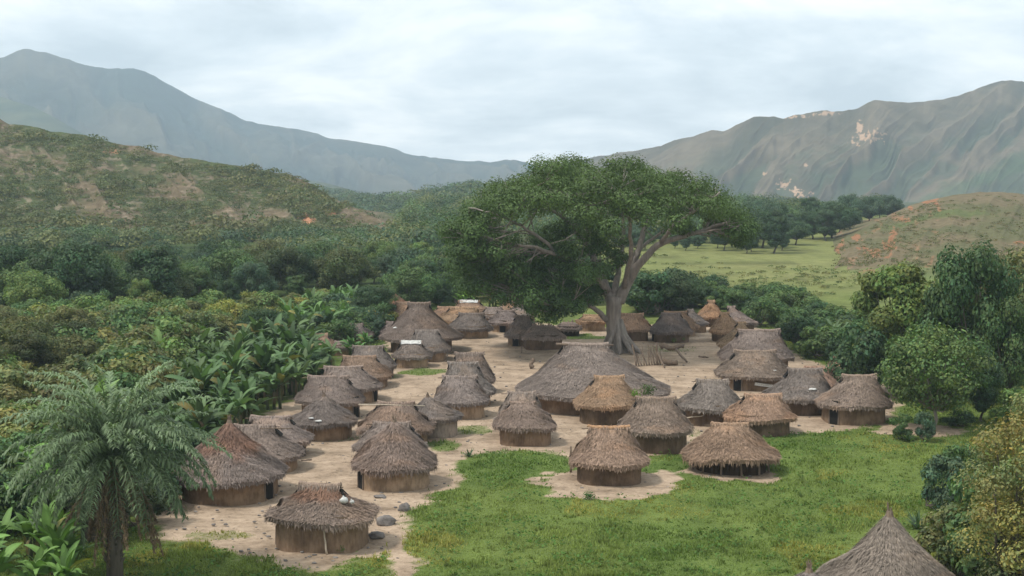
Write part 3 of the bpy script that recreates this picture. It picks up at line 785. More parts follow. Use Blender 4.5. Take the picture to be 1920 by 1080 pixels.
H_('spiky', 1066, 631, 50, 622, 604, 24, p=1.0, n=3.0, cap='', spikes=8, tint=SAND, wall=(0.05, 0.04, 0.035), label='small dark open shed with spiky thatch under the big tree')  # near-black wall colour stands in for the shade of the open interior
H_('back_i', 1110, 622, 60, 608, 592, 30, p=1.2, tint=BRN, wall=WL, label='low hut with a light mud wall seen left of the big trunk')
# large house
H_('big', 1110, 778, 285, 752, 648, 82, rx=1097, p=1.32, n=2.5, depth=0.86, wr=0.78, vents=(1, 0), tint=(0.215, 0.182, 0.163), wall=(0.26, 0.19, 0.14), label='largest house of the village, a wide grey roof below the big tree')
# right of the trunk
H_('trunk_r', 1184, 640, 76, 622, 590, 40, rx=1184, p=1.2, n=3.2, depth=.8, tint=TAN, wall=WD, label='hut immediately right of the big tree trunk')
H_('sprout_back', 1272, 632, 76, 619, 586, 40, rx=1266, p=1.25, tint=ORG, wall=WL, label='hut with an orange straw roof hugging the back of the weedy-walled hut')
H_('sprout', 1258, 643, 82, 627, 589, 34, rx=1258, p=1.15, n=2.8, tint=GREY, wall=WD, door=PI * 1.07, label='grey hut with two weeds growing on its dark wall, right of the trunk')
H_('r_back_a', 1299, 624, 58, 611, 582, 10, rx=1293, p=1.2, tint=GREY, wall=WG, yaw=0.5, vents=(1.1, 1.1), label='small bluish grey hut with a dark vent behind the orange straw roof')
H_('r_back_b', 1333, 612, 54, 598, 565, 10, rx=1333, p=1.2, tint=BRN, wall=WD, label='light brown hut farthest back on the right side')
H_('r_back_c', 1386, 624, 66, 610, 576, 10, rx=1371, p=1.2, tint=SAND, wall=WD, label='grey hut behind the light brown row, at the edge of the bushes')
H_('r_back_d', 1362, 642, 66, 626, 588, 12, rx=1358, p=1.15, tint=BRN, wall=WD, label='middle one of the light brown huts at the right rear')
H_('r_back_e', 1382, 670, 76, 652, 606, 12, rx=1390, p=1.1, tint=(0.25, 0.18, 0.12), wall=WD, label='nearest of the light brown huts, touching a wide grey roof')
H_('r_a', 1418, 706, 140, 680, 621, 76, rx=1422, p=1.25, tint=(0.20, 0.165, 0.147), wall=WD, label='wide grey hut with a sagging ridge in front of the light brown huts')
H_('r_b', 1413, 734, 146, 712, 660, 72, rx=1415, p=1.25, tint=(0.235, 0.187, 0.157), wall=(0.26, 0.2, 0.15), door=PI * 1.3, vents=(1.3, 0), label='wide hut with a white board under its eave and a dark vent')
H_('r_c', 1330, 799, 125, 774, 715, 54, rx=1335, p=1.4, tint=GREY, wall=WD, vents=(1.4, 0), door=PI * 1.12, label='hut with a long pale pole lying along its front wall')
H_('r_d', 1424, 818, 134, 794, 742, 66, rx=1430, p=1.3, tint=TAN, wall=WD, vents=(1.2, 0), label='tan hut behind the open thatched shelter, rusty streak under its vent')
H_('r_e2', 1535, 752, 92, 735, 690, 50, p=1.2, tint=TAN, wall=WG, label='hut whose ridge shows behind the roof with a white scrap')
H_('r_e', 1498, 780, 134, 757, 694, 60, rx=1508, p=1.3, tint=GREY, wall=WD, vents=(1.2, 0), label='grey hut with a white scrap on its roof, right of the tan hut')
H_('r_f', 1600, 797, 140, 768, 706, 58, rx=1610, p=1.3, tint=(0.24, 0.19, 0.16), wall=(0.24, 0.185, 0.14), door=PI * 1.25, vents=(1.0, 0), label='rightmost hut of the village, next to the leafy young tree')
H_('r_cone', 1574, 708, 48, 694, 657, 4, p=1.1, n=2, cap='', tint=TAN, wall=WG, label='small pointed brown hut half hidden by the trees on the right')
# centre front
H_('weeds', 1138, 796, 126, 768, 708, 50, rx=1142, p=1.15, n=2.4, tint=ORG, wall=(0.13, 0.10, 0.075), vents=(1.3, 0), label='orange-brown hut with green weeds on its roof in front of the largest house')
H_('c_a', 1230, 850, 142, 818, 748, 68, rx=1229, p=1.35, tint=(0.225, 0.178, 0.148), wall=WD, vents=(1.2, 1), label='grey hut with a flared roof between the orange-brown hut and the open shelter')
H_('c_b_back', 978, 822, 102, 800, 738, 46, rx=978, p=1.0, tint=SAND, wall=WG, label='hut close behind the one left of the yard-ringed hut, thin pole on its ridge')
H_('c_b', 985, 838, 118, 810, 757, 44, rx=980, p=0.95, n=2.5, tint=(0.23, 0.182, 0.152), wall=(0.24, 0.18, 0.135), vents=(1, 0), label='bulging grey hut at the grass edge, left of the yard-ringed hut')
H_('c_c', 1142, 912, 152, 880, 803, 72, rx=1141, p=1.35, n=2.4, tint=(0.265, 0.195, 0.148), wall=WD, wr=.78, vents=(0.7, 0.7), capcol=(1.35, 1.15, 0.9), label='hut with a straw roll ridge standing alone in a ring of bare earth')
H_('shelter', 1370, 893, 182, 872, 797, 60, rx=1368, p=1.0, n=2.3, tint=(0.26, 0.185, 0.135), wall=WD, wr=.80, posts=True, ragged=1.5, vents=(0, 0), name='thatched_shelter', label='open-sided shelter on posts with a thick shaggy brown roof in the grass')
HUTS['shelter']['root']['category'] = 'shelter'
# nearest cones
H_('near_cone', 1664, 1205, 262, 1142, 962, 8, p=1.12, n=2, depth=1.0, cap='', finial=True, tint=(0.225, 0.188, 0.165), wall=WG, label='nearest round hut, its grey cone roof rising from the bottom edge')
H_('near_tip', 1515, 1290, 320, 1225, 1070, 8, p=1.1, n=2, depth=1.0, cap='', finial=True, tint=GREY, wall=WG, label='hut of which only the spiky roof tip shows at the bottom')

# ------------------------------------------------------------------ things on and around the huts
def on_roof(key, th, t, lift=0.05):
    h = HUTS[key]; q = h['f'](np.array([th]), np.array([t]))[0]
    c, s = math.cos(h['yaw']), math.sin(h['yaw'])
    return np.array([h['c'][0] + c * q[0] - s * q[1], h['c'][1] + s * q[0] + c * q[1], q[2] + lift])
def lump(mb, c, r, sq=(1, 1, 1), amp=0.3, seed=0, nu=18, nv=12, col=None, fr=1.5):
    th = np.linspace(0, 2 * PI, nu, endpoint=False); ph = np.linspace(0.02, PI - 0.02, nv)
    PH, TH = np.meshgrid(ph, th, indexing='ij')
    d = np.stack([np.sin(PH) * np.cos(TH), np.sin(PH) * np.sin(TH), np.cos(PH)], -1)
    k = 1 + amp * (fbm(d[..., 0] * fr + seed * 3.7 + d[..., 2] * 1.3, d[..., 1] * fr + d[..., 2] * fr, 3, seed) - 0.5) * 2
    V = d * (k * r)[..., None] * np.array(sq) + np.asarray(c)
    mb.add(V.reshape(-1, 3), grid_faces(nv, nu, True), col)
def simple(name, mb, m, label, cat, group=None, smooth=False, color=None):
    o = mb.build(name, m, smooth=smooth, color=color)
    V = np.empty(len(o.data.vertices) * 3, np.float32); o.data.vertices.foreach_get('co', V); V = V.reshape(-1, 3)
    c = V.mean(0); c[2] = V[:, 2].min()
    o.data.vertices.foreach_set('co', (V - c).ravel()); o.location = c; o.data.update()
    tag(o, label, cat, group); return o
# sacks on the front hut
for (px, py, r, lab) in [(645, 938, 0.19, 'white sack slumped on the thatch of the collapsed-top hut'), (660, 941, 0.11, 'small white sack right of the larger one on the collapsed-top hut')]:
    h = HUTS['front']; P = at(px, py, h['c'][1] - h['b'] * 0.42)
    mb = MB(); lump(mb, P, r, (1.1, 0.8, 0.85), 0.35, int(px)); 
    add_tube(mb, [P + [0.0, 0, r * .5], P + [-.05, 0, r * 1.25]], [r * .45, .03], 7)
    simple('sack', mb, PLASTIC, lab, 'sack', 'white sacks on the roof', True)
# plastic sheets
def sheet(name, key, w_, label, side):
    h = HUTS[key]; cx, cy = h['c'][0] + h['xr'], h['c'][1]; zr = h['zr']; lr = h['lr'] * w_
    g = np.random.default_rng(5)
    mb = MB(); xs = np.linspace(-lr, lr, 14); ys = np.linspace(-0.3, 0.3, 9)
    X, Y = np.meshgrid(xs, ys); Z = zr + 0.24 - np.abs(Y) * 1.0 + g.normal(0, 0.02, X.shape)
    Zt = Z + 0.02
    V = np.concatenate([np.stack([X, Y, Zt], -1).reshape(-1, 3), np.stack([X, Y * .97, Z - .02], -1).reshape(-1, 3)]) + [cx, cy, 0]
    n = X.size; f_ = grid_faces(9, 14)
    mb.add(V, np.concatenate([f_, f_[:, ::-1] + n]))
    # tail hanging at one end
    Ys, Zs = np.meshgrid(np.linspace(-.3, .3, 5), np.linspace(0, 1, 6)); Xs = side * (lr + .02 + Zs * 0.42)
    T = np.stack([Xs + cx, Ys * (1 - Zs * .5) - Zs * .25 + cy, zr + .16 - Zs * 0.85], -1)
    V2 = np.concatenate([T.reshape(-1, 3), (T + [side * -.03, 0, -.03]).reshape(-1, 3)]); f2 = grid_faces(6, 5)
    mb.add(V2, np.concatenate([f2, f2[:, ::-1] + 30]))
    return simple(name, mb, PLASTIC, label, 'plastic sheet')
sheet('plastic_sheet', 'plastic_front', 1.0, 'white plastic sheet tied over the ridge in front of the tall horned house', -1)
sheet('plastic_sheet', 'back_c', .9, 'white plastic sheet on the ridge of the rear hut, hanging at its left end', -1)
# white scraps
for (key, th, t, s, lab) in [('r_e', -PI * .42, .34, .30, 'white scrap lying on the grey roof right of the tan hut'), ('horned', -PI * .78, .28, .30, 'pale rag on the left shoulder of the tall horned house roof'),
                            ('stick_tip', -PI * .5, .1, .22, 'blue-white scrap on the eave of the stick-tipped hut'), ('stick_tip', -PI * .6, .18, .16, 'smaller pale scrap left of the blue-white one on the stick-tipped hut'),
                            ('r_b', -PI * .35, .22, .15, 'tiny pale scrap low on the roof with the vent and board')]:
    P = on_roof(key, th, t, 0.06); mb = MB(); lump(mb, P, s, (1.2, .8, .28), .5, int(s * 100)); simple('scrap', mb, PLASTIC, lab, 'scrap', None, True)
# board under the eave
P = gnd(1432, 733); Yb = P[1] + 0.1; mb = MB(); add_box(mb, at(1432, 722, Yb - .6), (1.6, 0.05, 0.26), 0.12, 0.15); simple('board', mb, PLASTIC, 'white board propped under the eave of the wide hut with a vent', 'board')
# poles
def pole(a_, b_, r, lab, m=POLE, name='pole', cat='pole', group=None):
    mb = MB(); a_ = np.array(a_); b_ = np.array(b_)
    pts = [a_ + (b_ - a_) * k for k in np.linspace(0, 1, 6)]; pts = np.array(pts) + rng.normal(0, r * .4, (6, 3)); pts[0] = a_; pts[-1] = b_
    add_tube(mb, pts, np.linspace(r * 1.1, r * .8, 6), 7); return simple(name, mb, m, lab, cat, group, True)
h = HUTS['front']; yb = gnd(614, 1037)[1] - .25
pole(at(613, 1038, yb) * [1, 1, 0], at(606, 985, yb + .1), 0.05, 'thin pale pole leaning against the front wall of the collapsed-top hut')
yb = gnd(1300, 797)[1] - .35
pole(at(1284, 784, yb), at(1358, 773, yb), 0.04, 'long pale pole resting along the front of a grey hut')
h = HUTS['arched']; pole((h['c'][0] - 2.6, h['c'][1] - .2, h['zr'] - .02), (h['c'][0] + 2.1, h['c'][1] - .2, h['zr'] - .12), 0.045, 'long pole laid across the arched ridge')
h = HUTS['left_pair_front']; pole((h['c'][0] - .4, h['c'][1] - .5, h['zr'] - .02), (h['c'][0] + 1.7, h['c'][1] - .5, h['zr'] - .0), 0.04, 'loose stick lying across the roof beside the rust-tipped cone', WOOD)
h = HUTS['big']; L0 = h['lr']
pole((h['c'][0] + h['xr'] - L0 - .6, h['c'][1], h['zr'] + .12), (h['c'][0] + h['xr'] + L0 + .5, h['c'][1], h['zr'] + .05), .11, 'thick log laid along the ridge of the largest house', WOOD, 'log', 'log')
yb = gnd(1072, 888)[1]
pole(gnd(1070, 886), (gnd(1070, 886)[0], gnd(1070, 886)[1], 1.7), 0.07, 'short stake standing left of the yard-ringed hut', WOOD, 'stake', 'stake')
pole(gnd(978, 662), gnd(978, 662) + [0.05, 0, 0.95], 0.06, 'dark stake in the sand before the rounded hut', WOOD, 'stake', 'stake')
# boulders
for (px, py, r, sq, lab) in [(724, 984, .44, (1.25, .9, .85), 'largest grey boulder beside the path junction'), (757, 958, .36, (1, .8, .95), 'pointed grey boulder at the edge of the grass'),
                        (705, 1008, .36, (1.2, .8, .55), 'dark flat heap of stone right of the collapsed-top hut'), (712, 934, .26, (1.6, .9, .4), 'low stone in the sand below the steep shaggy hut'),
                        (1828, 1040, .38, (1.4, 1, .6), 'pale rock under the yellow-green bush')]:
    P = gnd(px, py); mb = MB(); lump(mb, (P[0], P[1] + r * .6, r * .25), r, sq, .45, int(px), 16, 10, (1.9, 1.9, 1.85) if px == 1828 else (1.1, 1.08, 1.05))
    simple('boulder', mb, ROCKM if px != 1828 else PLASTIC, lab, 'boulder', None, True)
# pile of pale litter
mb = MB()
# firewood, logs and leaning sticks by the big tree
gg = np.random.default_rng(12)
for k in range(11):
    px = 1193 + k * 5.0; P = gnd(px, 686 - k * 0.25); hgt = gg.uniform(1.0, 2.0) if k else 2.0
    pole(P, P + [gg.normal(-.35, .15), .7, hgt], gg.uniform(.05, .09), 'dry stick in the row leaning beside the roots of the big tree', WOOD, 'leaning_stick', 'stick', 'sticks leaning by the big tree')
def P3(px, py, z, dy=0):
    q = gnd(px, py); return (q[0], q[1] + dy, z)
pole(P3(1238, 668, .9), P3(1282, 669, 1.1), .28, 'thick dark log raised on forked posts right of the big tree', WOOD, 'log', 'log')
pole(P3(1242, 684, .3), P3(1270, 685, .28), .30, 'short thick log lying on the ground below the raised log', WOOD, 'log', 'log')
pole(P3(1268, 672, .9), P3(1288, 681, .15), .13, 'log end slanting from the raised log to the ground', WOOD, 'log', 'log')
pole(P3(1233, 684, 0), P3(1231, 684, 2.2), .12, 'forked post holding the raised log by the big tree', WOOD, 'post', 'post')
pole(P3(1232, 684, 1.3), P3(1246, 690, 0), .08, 'thin prop slanting from the forked post', WOOD, 'post', 'post')
pole(P3(1310, 670, .1), P3(1328, 672, .12), .10, 'dead branch lying on the sand near the grey hut row', WOOD, 'branch', 'branch')
pole(P3(998, 690, 0), P3(998, 690, .9), .22, 'dark stump beside the left edge of the largest house', WOOD, 'stump', 'stump')
pole(P3(700, 700, .12), P3(718, 700, .12), .10, 'dark log on the ground at the doorway of the left column', WOOD, 'log', 'log')
pole(P3(565, 866, .08), P3(584, 864, .08), .06, 'stick on the ground by the doorway of the hut with a plain straw ridge', WOOD, 'stick', 'stick')
pole(P3(505, 955, .07), P3(530, 953, .07), .07, 'dark piece of wood on the ground by the rust-tipped cone', WOOD, 'stick', 'stick')

def scatter(px, py, n, r, name, label, m, s, col=None, seed=1):
    g = np.random.default_rng(seed); c = gnd(px, py); mb = MB()
    for k in range(n):
        P = c + [g.normal(0, r), g.normal(0, r * 1.2), s * .3]; lump(mb, P, s * g.uniform(.5, 1.2), (1.2, 1, .6), .4, k, 8, 6, col)
    return simple(name, mb, m, label, 'litter')
tag(scatter(1455, 812, 4, .7, 'litter', 'white litter dropped in the grass behind the open shelter', PLASTIC, .16), kind='stuff')
mbp = MB(); gg = np.random.default_rng(77); cnt = 0
while cnt < 700:
    P = gnd(gg.uniform(320, 1680), gg.uniform(610, 1075))
    if dirtness(np.array([P[0]]), np.array([P[1]]))[0] < .6: continue
    lump(mbp, (P[0], P[1], .02), gg.uniform(.03, .11), (1.3, 1, .6), .4, cnt % 9, 7, 5, tuple(np.array([1, .92, .85]) * gg.uniform(.5, 1.8))); cnt += 1
tag(mbp.build('pebbles', ROCKM), kind='stuff')
xs_ = gg.uniform(-35, 50, 26000); ys_ = gg.uniform(70, 172, 26000)
k_ = (dirtness(xs_, ys_) > .75) & (fbm(xs_ * .35, ys_ * .35, 4, 19) + .5 * (gg.random(26000) - .5) > .56); xs_, ys_ = xs_[k_], ys_[k_]; n_ = len(xs_)
an_ = gg.random(n_) * 6.28; l_ = gg.uniform(.08, .38, n_); wv_ = gg.uniform(.012, .035, n_) * np.interp(ys_, [70, 170], [1, 2])
d_ = np.stack([np.cos(an_) * l_, np.sin(an_) * l_, gg.uniform(0, .06, n_)], -1); s_ = np.stack([-np.sin(an_) * wv_, np.cos(an_) * wv_, 0 * wv_], -1)
b_ = np.stack([xs_, ys_, ground_h(xs_, ys_) + .012], -1)
mbs = MB(); mbs.add(np.stack([b_ - s_, b_ + s_, b_ + d_], 1).reshape(-1, 3), np.arange(3 * n_).reshape(-1, 3), np.repeat(gg.uniform(.4, 1.7, (n_, 1)) * np.ones(3), 3, 0))
tag(mbs.build('straw_litter', M_flat('scattered_straw', (0.16, 0.125, 0.09), .3, 3, use_v=True)), kind='stuff')

# ------------------------------------------------------------------ vegetation
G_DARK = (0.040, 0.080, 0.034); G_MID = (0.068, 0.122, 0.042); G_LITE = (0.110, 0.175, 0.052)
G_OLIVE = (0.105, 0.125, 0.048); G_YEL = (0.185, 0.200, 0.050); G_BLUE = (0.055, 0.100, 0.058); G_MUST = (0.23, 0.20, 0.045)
def make_tree(name, hgt, rad, nclump, nleaf, lsize, seed, trunk=0.2, trunk_r=0.16, flat=0.75, bark=None, multi=1, cone=0.0, csize=1.0, twotone=0.0):
    """prototype at the origin: trunk with limbs + crown of leaf clumps"""
    g = np.random.default_rng(seed)
    root = empty(name, (0, -500, 0))
    tb = MB(); cb = MB()
    zc = hgt * (trunk + 1) / 2; hz = hgt * (1 - trunk) / 2
    cl = []
    for k in range(nclump):
        for _ in range(50):
            d = rand_unit(1, g)[0]; r = g.uniform(0.35, 0.86 if csize == 1 else .95) ** 0.6
            P = np.array([d[0] * rad * r, d[1] * rad * r, zc + d[2] * hz * r * flat / 0.75])
            if cone: 
                f_ = 1 - cone * (P[2] - hgt * trunk) / (hgt * (1 - trunk)); P[0] *= f_; P[1] *= f_
            if all(np.linalg.norm(P - q) > rad * 0.33 * csize for q in cl): break
        cl.append(P)
    stems = [np.array([g.normal(0, .25 * (multi > 1)), g.normal(0, .25 * (multi > 1)), 0]) for _ in range(multi)]
    fork = [s + np.array([g.normal(0, rad * .08 * multi), g.normal(0, rad * .08 * multi), hgt * max(trunk, .12) * 1.1]) for s in stems]
    for s, f_ in zip(stems, fork):
        m_ = (s + f_) / 2 + [g.normal(0, .08), g.normal(0, .08), 0]
        add_tube(tb, [s - [0, 0, .3], s * .9 + [0, 0, .15], m_, f_], np.array([1.5, 1.1, .9, .75]) * trunk_r / math.sqrt(multi), 9)
    for k, P in enumerate(cl):
        f_ = fork[k % multi]
        m1 = f_ * .55 + P * .45 + [0, 0, -hgt * .03] + g.normal(0, rad * .05, 3)
        add_tube(tb, [f_ - [0, 0, .1], m1, P], np.array([.5, .3, .1]) * trunk_r, 6)
    for k, P in enumerate(cl):
        cr_ = rad * g.uniform(.22, .37) * csize
        n = nleaf // nclump
        d = rand_unit(n, g); r = cr_ * (0.35 + 0.65 * g.random(n) ** .5)
        bump_ = 0.65 + 0.75 * vn(d[:, 0] * 3 + k, d[:, 1] * 3 + d[:, 2] * 2, 4)
        Q = P + d * (r * bump_)[:, None] * np.array([1.15, 1.15, .78])
        nn = d * 1.1 + rand_unit(n, g) * .5 + [0, 0, .35]
        tn = g.uniform(.6, 1.35, n) * (1 + 0.18 * math.sin(k * 2.1))
        hue = g.uniform(-1, 1, n)
        cm_ = twotone * math.sin(k * 2.7 + .5)
        col = np.stack([tn * (1 + .18 * hue + .1 * math.sin(k)) * (1 + 1.1 * cm_), tn * (1 + .55 * cm_), tn * (1 - .15 * hue)], -1)
        leaves(cb, Q, nn, g.uniform(.6, 1.35, n) * lsize, .62, col, .15, g)
    t_ = tb.build('trunk', bark or BARKD, root, smooth=True); c_ = cb.build('crown', LEAF, root, color=G_MID)
    KIDS[root.name] = [t_, c_]
    return root
PROTO_USED = set()
def put(src, loc, rz, s, label, cat, group=None, color=None):
    """first use moves the prototype itself, later uses copy it"""
    if src.name not in PROTO_USED:
        PROTO_USED.add(src.name)
        src.location = loc; src.rotation_euler = (0, 0, rz); src.scale = (s,) * 3 if np.isscalar(s) else s
        tag(src, label, cat, group)
        if color:
            for c in KIDS[src.name]:
                if c.name.split('.')[0] in ('crown', 'foliage', 'leaves'): c.color = (*color, 1)
        return src
    o = copy_tree(src, loc, rz, s, label, group, color)
    o['category'] = cat
    if not group and 'group' in o: del o['group']
    return o

# ---- the giant tree
def giant():
    g = np.random.default_rng(99)
    base = gnd(1158, 662); Yt = base[1] + 1.0
    root = empty('giant_tree', (base[0], Yt, 0))
    tag(root, 'huge spreading umbrella-shaped tree with a pale trunk standing over the village', 'tree')
    def S(px, py, dy=0.0):
        q = at(px, py, Yt + dy); return q - [base[0], Yt, 0]
    tb = MB()
    # trunk with root flares
    add_tube(tb, [S(1160, 672), S(1157, 655), S(1152, 625), S(1150, 600), S(1151, 575), S(1153, 556)], [1.35, 1.0, .82, .76, .80, .92], 18)
    for an, ln in ((-.2, 2.2), (-.9, 2.6), (-1.5, 1.9), (-2.3, 1.9), (.5, 2.0), (2.6, 1.6), (1.6, 1.6), (-.5, 3.0)):
        d = np.array([math.cos(an), math.sin(an), 0])
        add_tube(tb, [d * .4 + [0, 0, 3.4], d * .85 + [0, 0, 1.7], d * (.85 + ln * .35) + [0, 0, .7], d * (.9 + ln * .7) + [0, 0, -.2]], [.2, .34, .28, .12], 8)
    limbs = []
    def limb(pts, r0, r1, store=True):
        r0 *= .78
        P = np.array(pts); t = np.linspace(0, 1, len(P)); tt = np.linspace(0, 1, len(P) * 4)
        Q = np.stack([np.interp(tt, t, P[:, i]) for i in range(3)], -1)
        for _ in range(2): Q[1:-1] = (Q[:-2] + 2 * Q[1:-1] + Q[2:]) / 4
        Q[1:-1] += g.normal(0, .06, Q[1:-1].shape)
        add_tube(tb, Q, r0 + (r1 - r0) * tt ** .8, 10)
        if store: limbs.append(Q)
    limb([S(1160, 566), S(1176, 530), S(1200, 490, -1), S(1240, 455, -2), S(1300, 438, -2), S(1372, 415, -3)], .85, .14)
    limb([S(1172, 536), S(1196, 478, -.5), S(1206, 430, 1), S(1225, 392, 2), S(1268, 360, 3)], .55, .12)
    limb([S(1240, 455, -2), S(1262, 420, -4), S(1310, 390, -5), S(1350, 360, -5)], .28, .08)
    limb([S(1300, 438, -2), S(1340, 432, -4), S(1385, 425, -5)], .16, .06)
    limb([S(1148, 566), S(1128, 520, 1), S(1105, 460, 2), S(1100, 400, 3), S(1112, 335, 4)], .70, .12)
    limb([S(1140, 545), S(1105, 500, -2), S(1050, 478, -4), S(990, 462, -6), S(925, 450, -8)], .50, .08)
    limb([S(1050, 478, -4), S(990, 430, -5), S(930, 400, -5), S(880, 390, -4)], .26, .07)
    limb([S(1110, 470, 2), S(1060, 410, 0), S(1010, 370, -1), S(960, 340, -2)], .34, .08)
    limb([S(1138, 600), S(1118, 580, -1), S(1090, 566, -2), S(1050, 570, -4)], .42, .12)
    limb([S(1150, 560), S(1160, 500, 3), S(1170, 440, 6), S(1160, 360, 8)], .55, .1)
    limb([S(1160, 500, 3), S(1220, 450, 7), S(1290, 400, 9)], .35, .08)
    limb([S(1140, 545), S(1080, 520, 4), S(1000, 490, 8), S(900, 470, 9)], .42, .07)
    limb([S(1170, 545), S(1185, 470, -4), S(1180, 400, -8), S(1150, 350, -9)], .42, .08)
    LP_ = np.concatenate(limbs)
    top_px = [(835, 455), (850, 405), (880, 375), (900, 352), (930, 332), (965, 322), (1000, 300), (1025, 286), (1060, 281), (1130, 290), (1200, 293), (1240, 300), (1290, 312), (1330, 335), (1375, 370), (1400, 402), (1414, 440)]
    tx = np.array([S(*p)[0] for p in top_px]); tz = np.array([S(*p)[2] for p in top_px])
    cl = []
    def dome(n, x0, x1, thick, ry, smin):
        k = 0; tries = 0
        while k < n and tries < 20000:
            tries += 1
            x = g.uniform(x0, x1); y = g.uniform(-ry, ry)
            xc_, rx_ = (tx[0] + tx[-1]) / 2, (tx[-1] - tx[0]) / 2
            e2 = ((x - xc_) / rx_) ** 2 + (y / ry) ** 2
            if e2 > .97: continue
            zt = np.interp(x, tx, tz); fy = math.sqrt(max(0, 1 - (y / (ry * 1.08)) ** 2))
            z = 9.0 + (zt - .8 - 9.0) * (0.35 + .65 * fy) - g.uniform(0, thick)
            P = np.array([x, y, z])
            if any(np.linalg.norm((P - q[:3]) * [1, 1, 1.5]) < smin for q in cl): continue
            cl.append((x, y, z, g.uniform(1.1, 1.95))); k += 1
    dome(140, tx[0] + 1.4, tx[-1] - 1.3, 2.8, 13, 1.75)
    def region(pts, n, ys, r=(1.0, 1.6)):
        poly = np.array(pts, float); k = 0
        while k < n:
            px, py = g.uniform(poly[:, 0].min(), poly[:, 0].max()), g.uniform(poly[:, 1].min(), poly[:, 1].max())
            if not in_poly(np.array(px), np.array(py), poly): continue
            q = S(px, py, g.uniform(*ys)); cl.append((*q, g.uniform(*r))); k += 1
    region([(840, 415), (905, 400), (935, 445), (925, 480), (860, 485), (832, 460)], 24, (-7, 5))
    region([(850, 490), (940, 490), (1000, 490), (1110, 510), (1105, 545), (1085, 560), (990, 565), (900, 555), (860, 530)], 62, (-8, 5))
    region([(985, 545), (1085, 545), (1082, 585), (1040, 604), (1000, 598)], 26, (-6, -2), (.8, 1.3))
    region([(985, 440), (1100, 400), (1160, 430), (1150, 500), (1080, 520), (990, 490)], 34, (-5, 6))
    region([(1150, 450), (1185, 440), (1190, 475), (1160, 500), (1150, 520)], 7, (-2, 5), (.6, 1.0))
    region([(1330, 400), (1410, 410), (1408, 450), (1375, 450), (1335, 425)], 10, (-5, 3))
    region([(1245, 405), (1290, 400), (1285, 440), (1252, 440)], 4, (-3, 3), (.7, 1.1))
    region([(835, 425), (945, 420), (960, 480), (850, 490)], 14, (-10, -7), (1.0, 1.5))
    region([(1090, 540), (1128, 540), (1118, 566), (1085, 566)], 5, (-3, 1), (.7, 1.0))
    cb = MB()
    for k, (x, y, z, r) in enumerate(cl):
        P = np.array([x, y, z]); j = np.argmin((np.linalg.norm(LP_ - P, axis=1) + np.maximum(0, LP_[:, 2] - z) * 1.5) * g.uniform(1, 2.0, len(LP_))); A = LP_[j]
        m1 = (A + P) / 2 + g.normal(0, .25, 3) - [0, 0, .2]
        add_tube(tb, [A, m1, P], [.085, .055, .025], 5)
        for _ in range(2):
            add_tube(tb, [m1, P + g.normal(0, r * .35, 3)], [.04, .015], 4)
        n = int(300 * r ** 1.8)
        d = rand_unit(n, g); rr = r * (0.3 + .7 * g.random(n) ** .5) * (0.62 + .76 * vn(d[:, 0] * 2.5 + k, d[:, 1] * 2.5 + d[:, 2], 4))
        Q = P + d * rr[:, None] * [1.2, 1.2, .72]
        nn = d * 1.15 + rand_unit(n, g) * .45 + [0, 0, .35]
        hi = sstep(6, 19, z)  # leaf colour brightens with height to suggest the lit crown top
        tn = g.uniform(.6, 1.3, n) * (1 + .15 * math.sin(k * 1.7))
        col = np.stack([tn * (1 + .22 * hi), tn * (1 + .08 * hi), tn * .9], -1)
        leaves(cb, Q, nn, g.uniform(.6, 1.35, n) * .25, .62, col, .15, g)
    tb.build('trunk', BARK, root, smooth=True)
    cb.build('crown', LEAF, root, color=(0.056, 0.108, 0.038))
giant()

# ---- tree and bush kinds
T_A = make_tree('broadleaf_tree', 9, 4.2, 24, 15000, .30, 201, trunk=.14, trunk_r=.22)
T_B = make_tree('broadleaf_tree', 9, 3.4, 22, 14000, .29, 202, trunk=.12, trunk_r=.20, cone=.25)
T_C = make_tree('broadleaf_tree', 8, 4.8, 24, 15000, .31, 203, trunk=.2, trunk_r=.22, flat=.62)
B_A = make_tree('bush', 3.4, 2.3, 16, 5200, .26, 211, trunk=.03, trunk_r=.10, multi=3)
B_B = make_tree('bush', 3.6, 1.9, 14, 4800, .25, 212, trunk=.03, trunk_r=.09, multi=3, cone=.3)
B_C = make_tree('bush', 2.6, 2.1, 14, 4200, .24, 213, trunk=.02, trunk_r=.08, multi=4)
TREES = [T_A, T_B, T_C]; BUSH = [B_A, B_B, B_C]

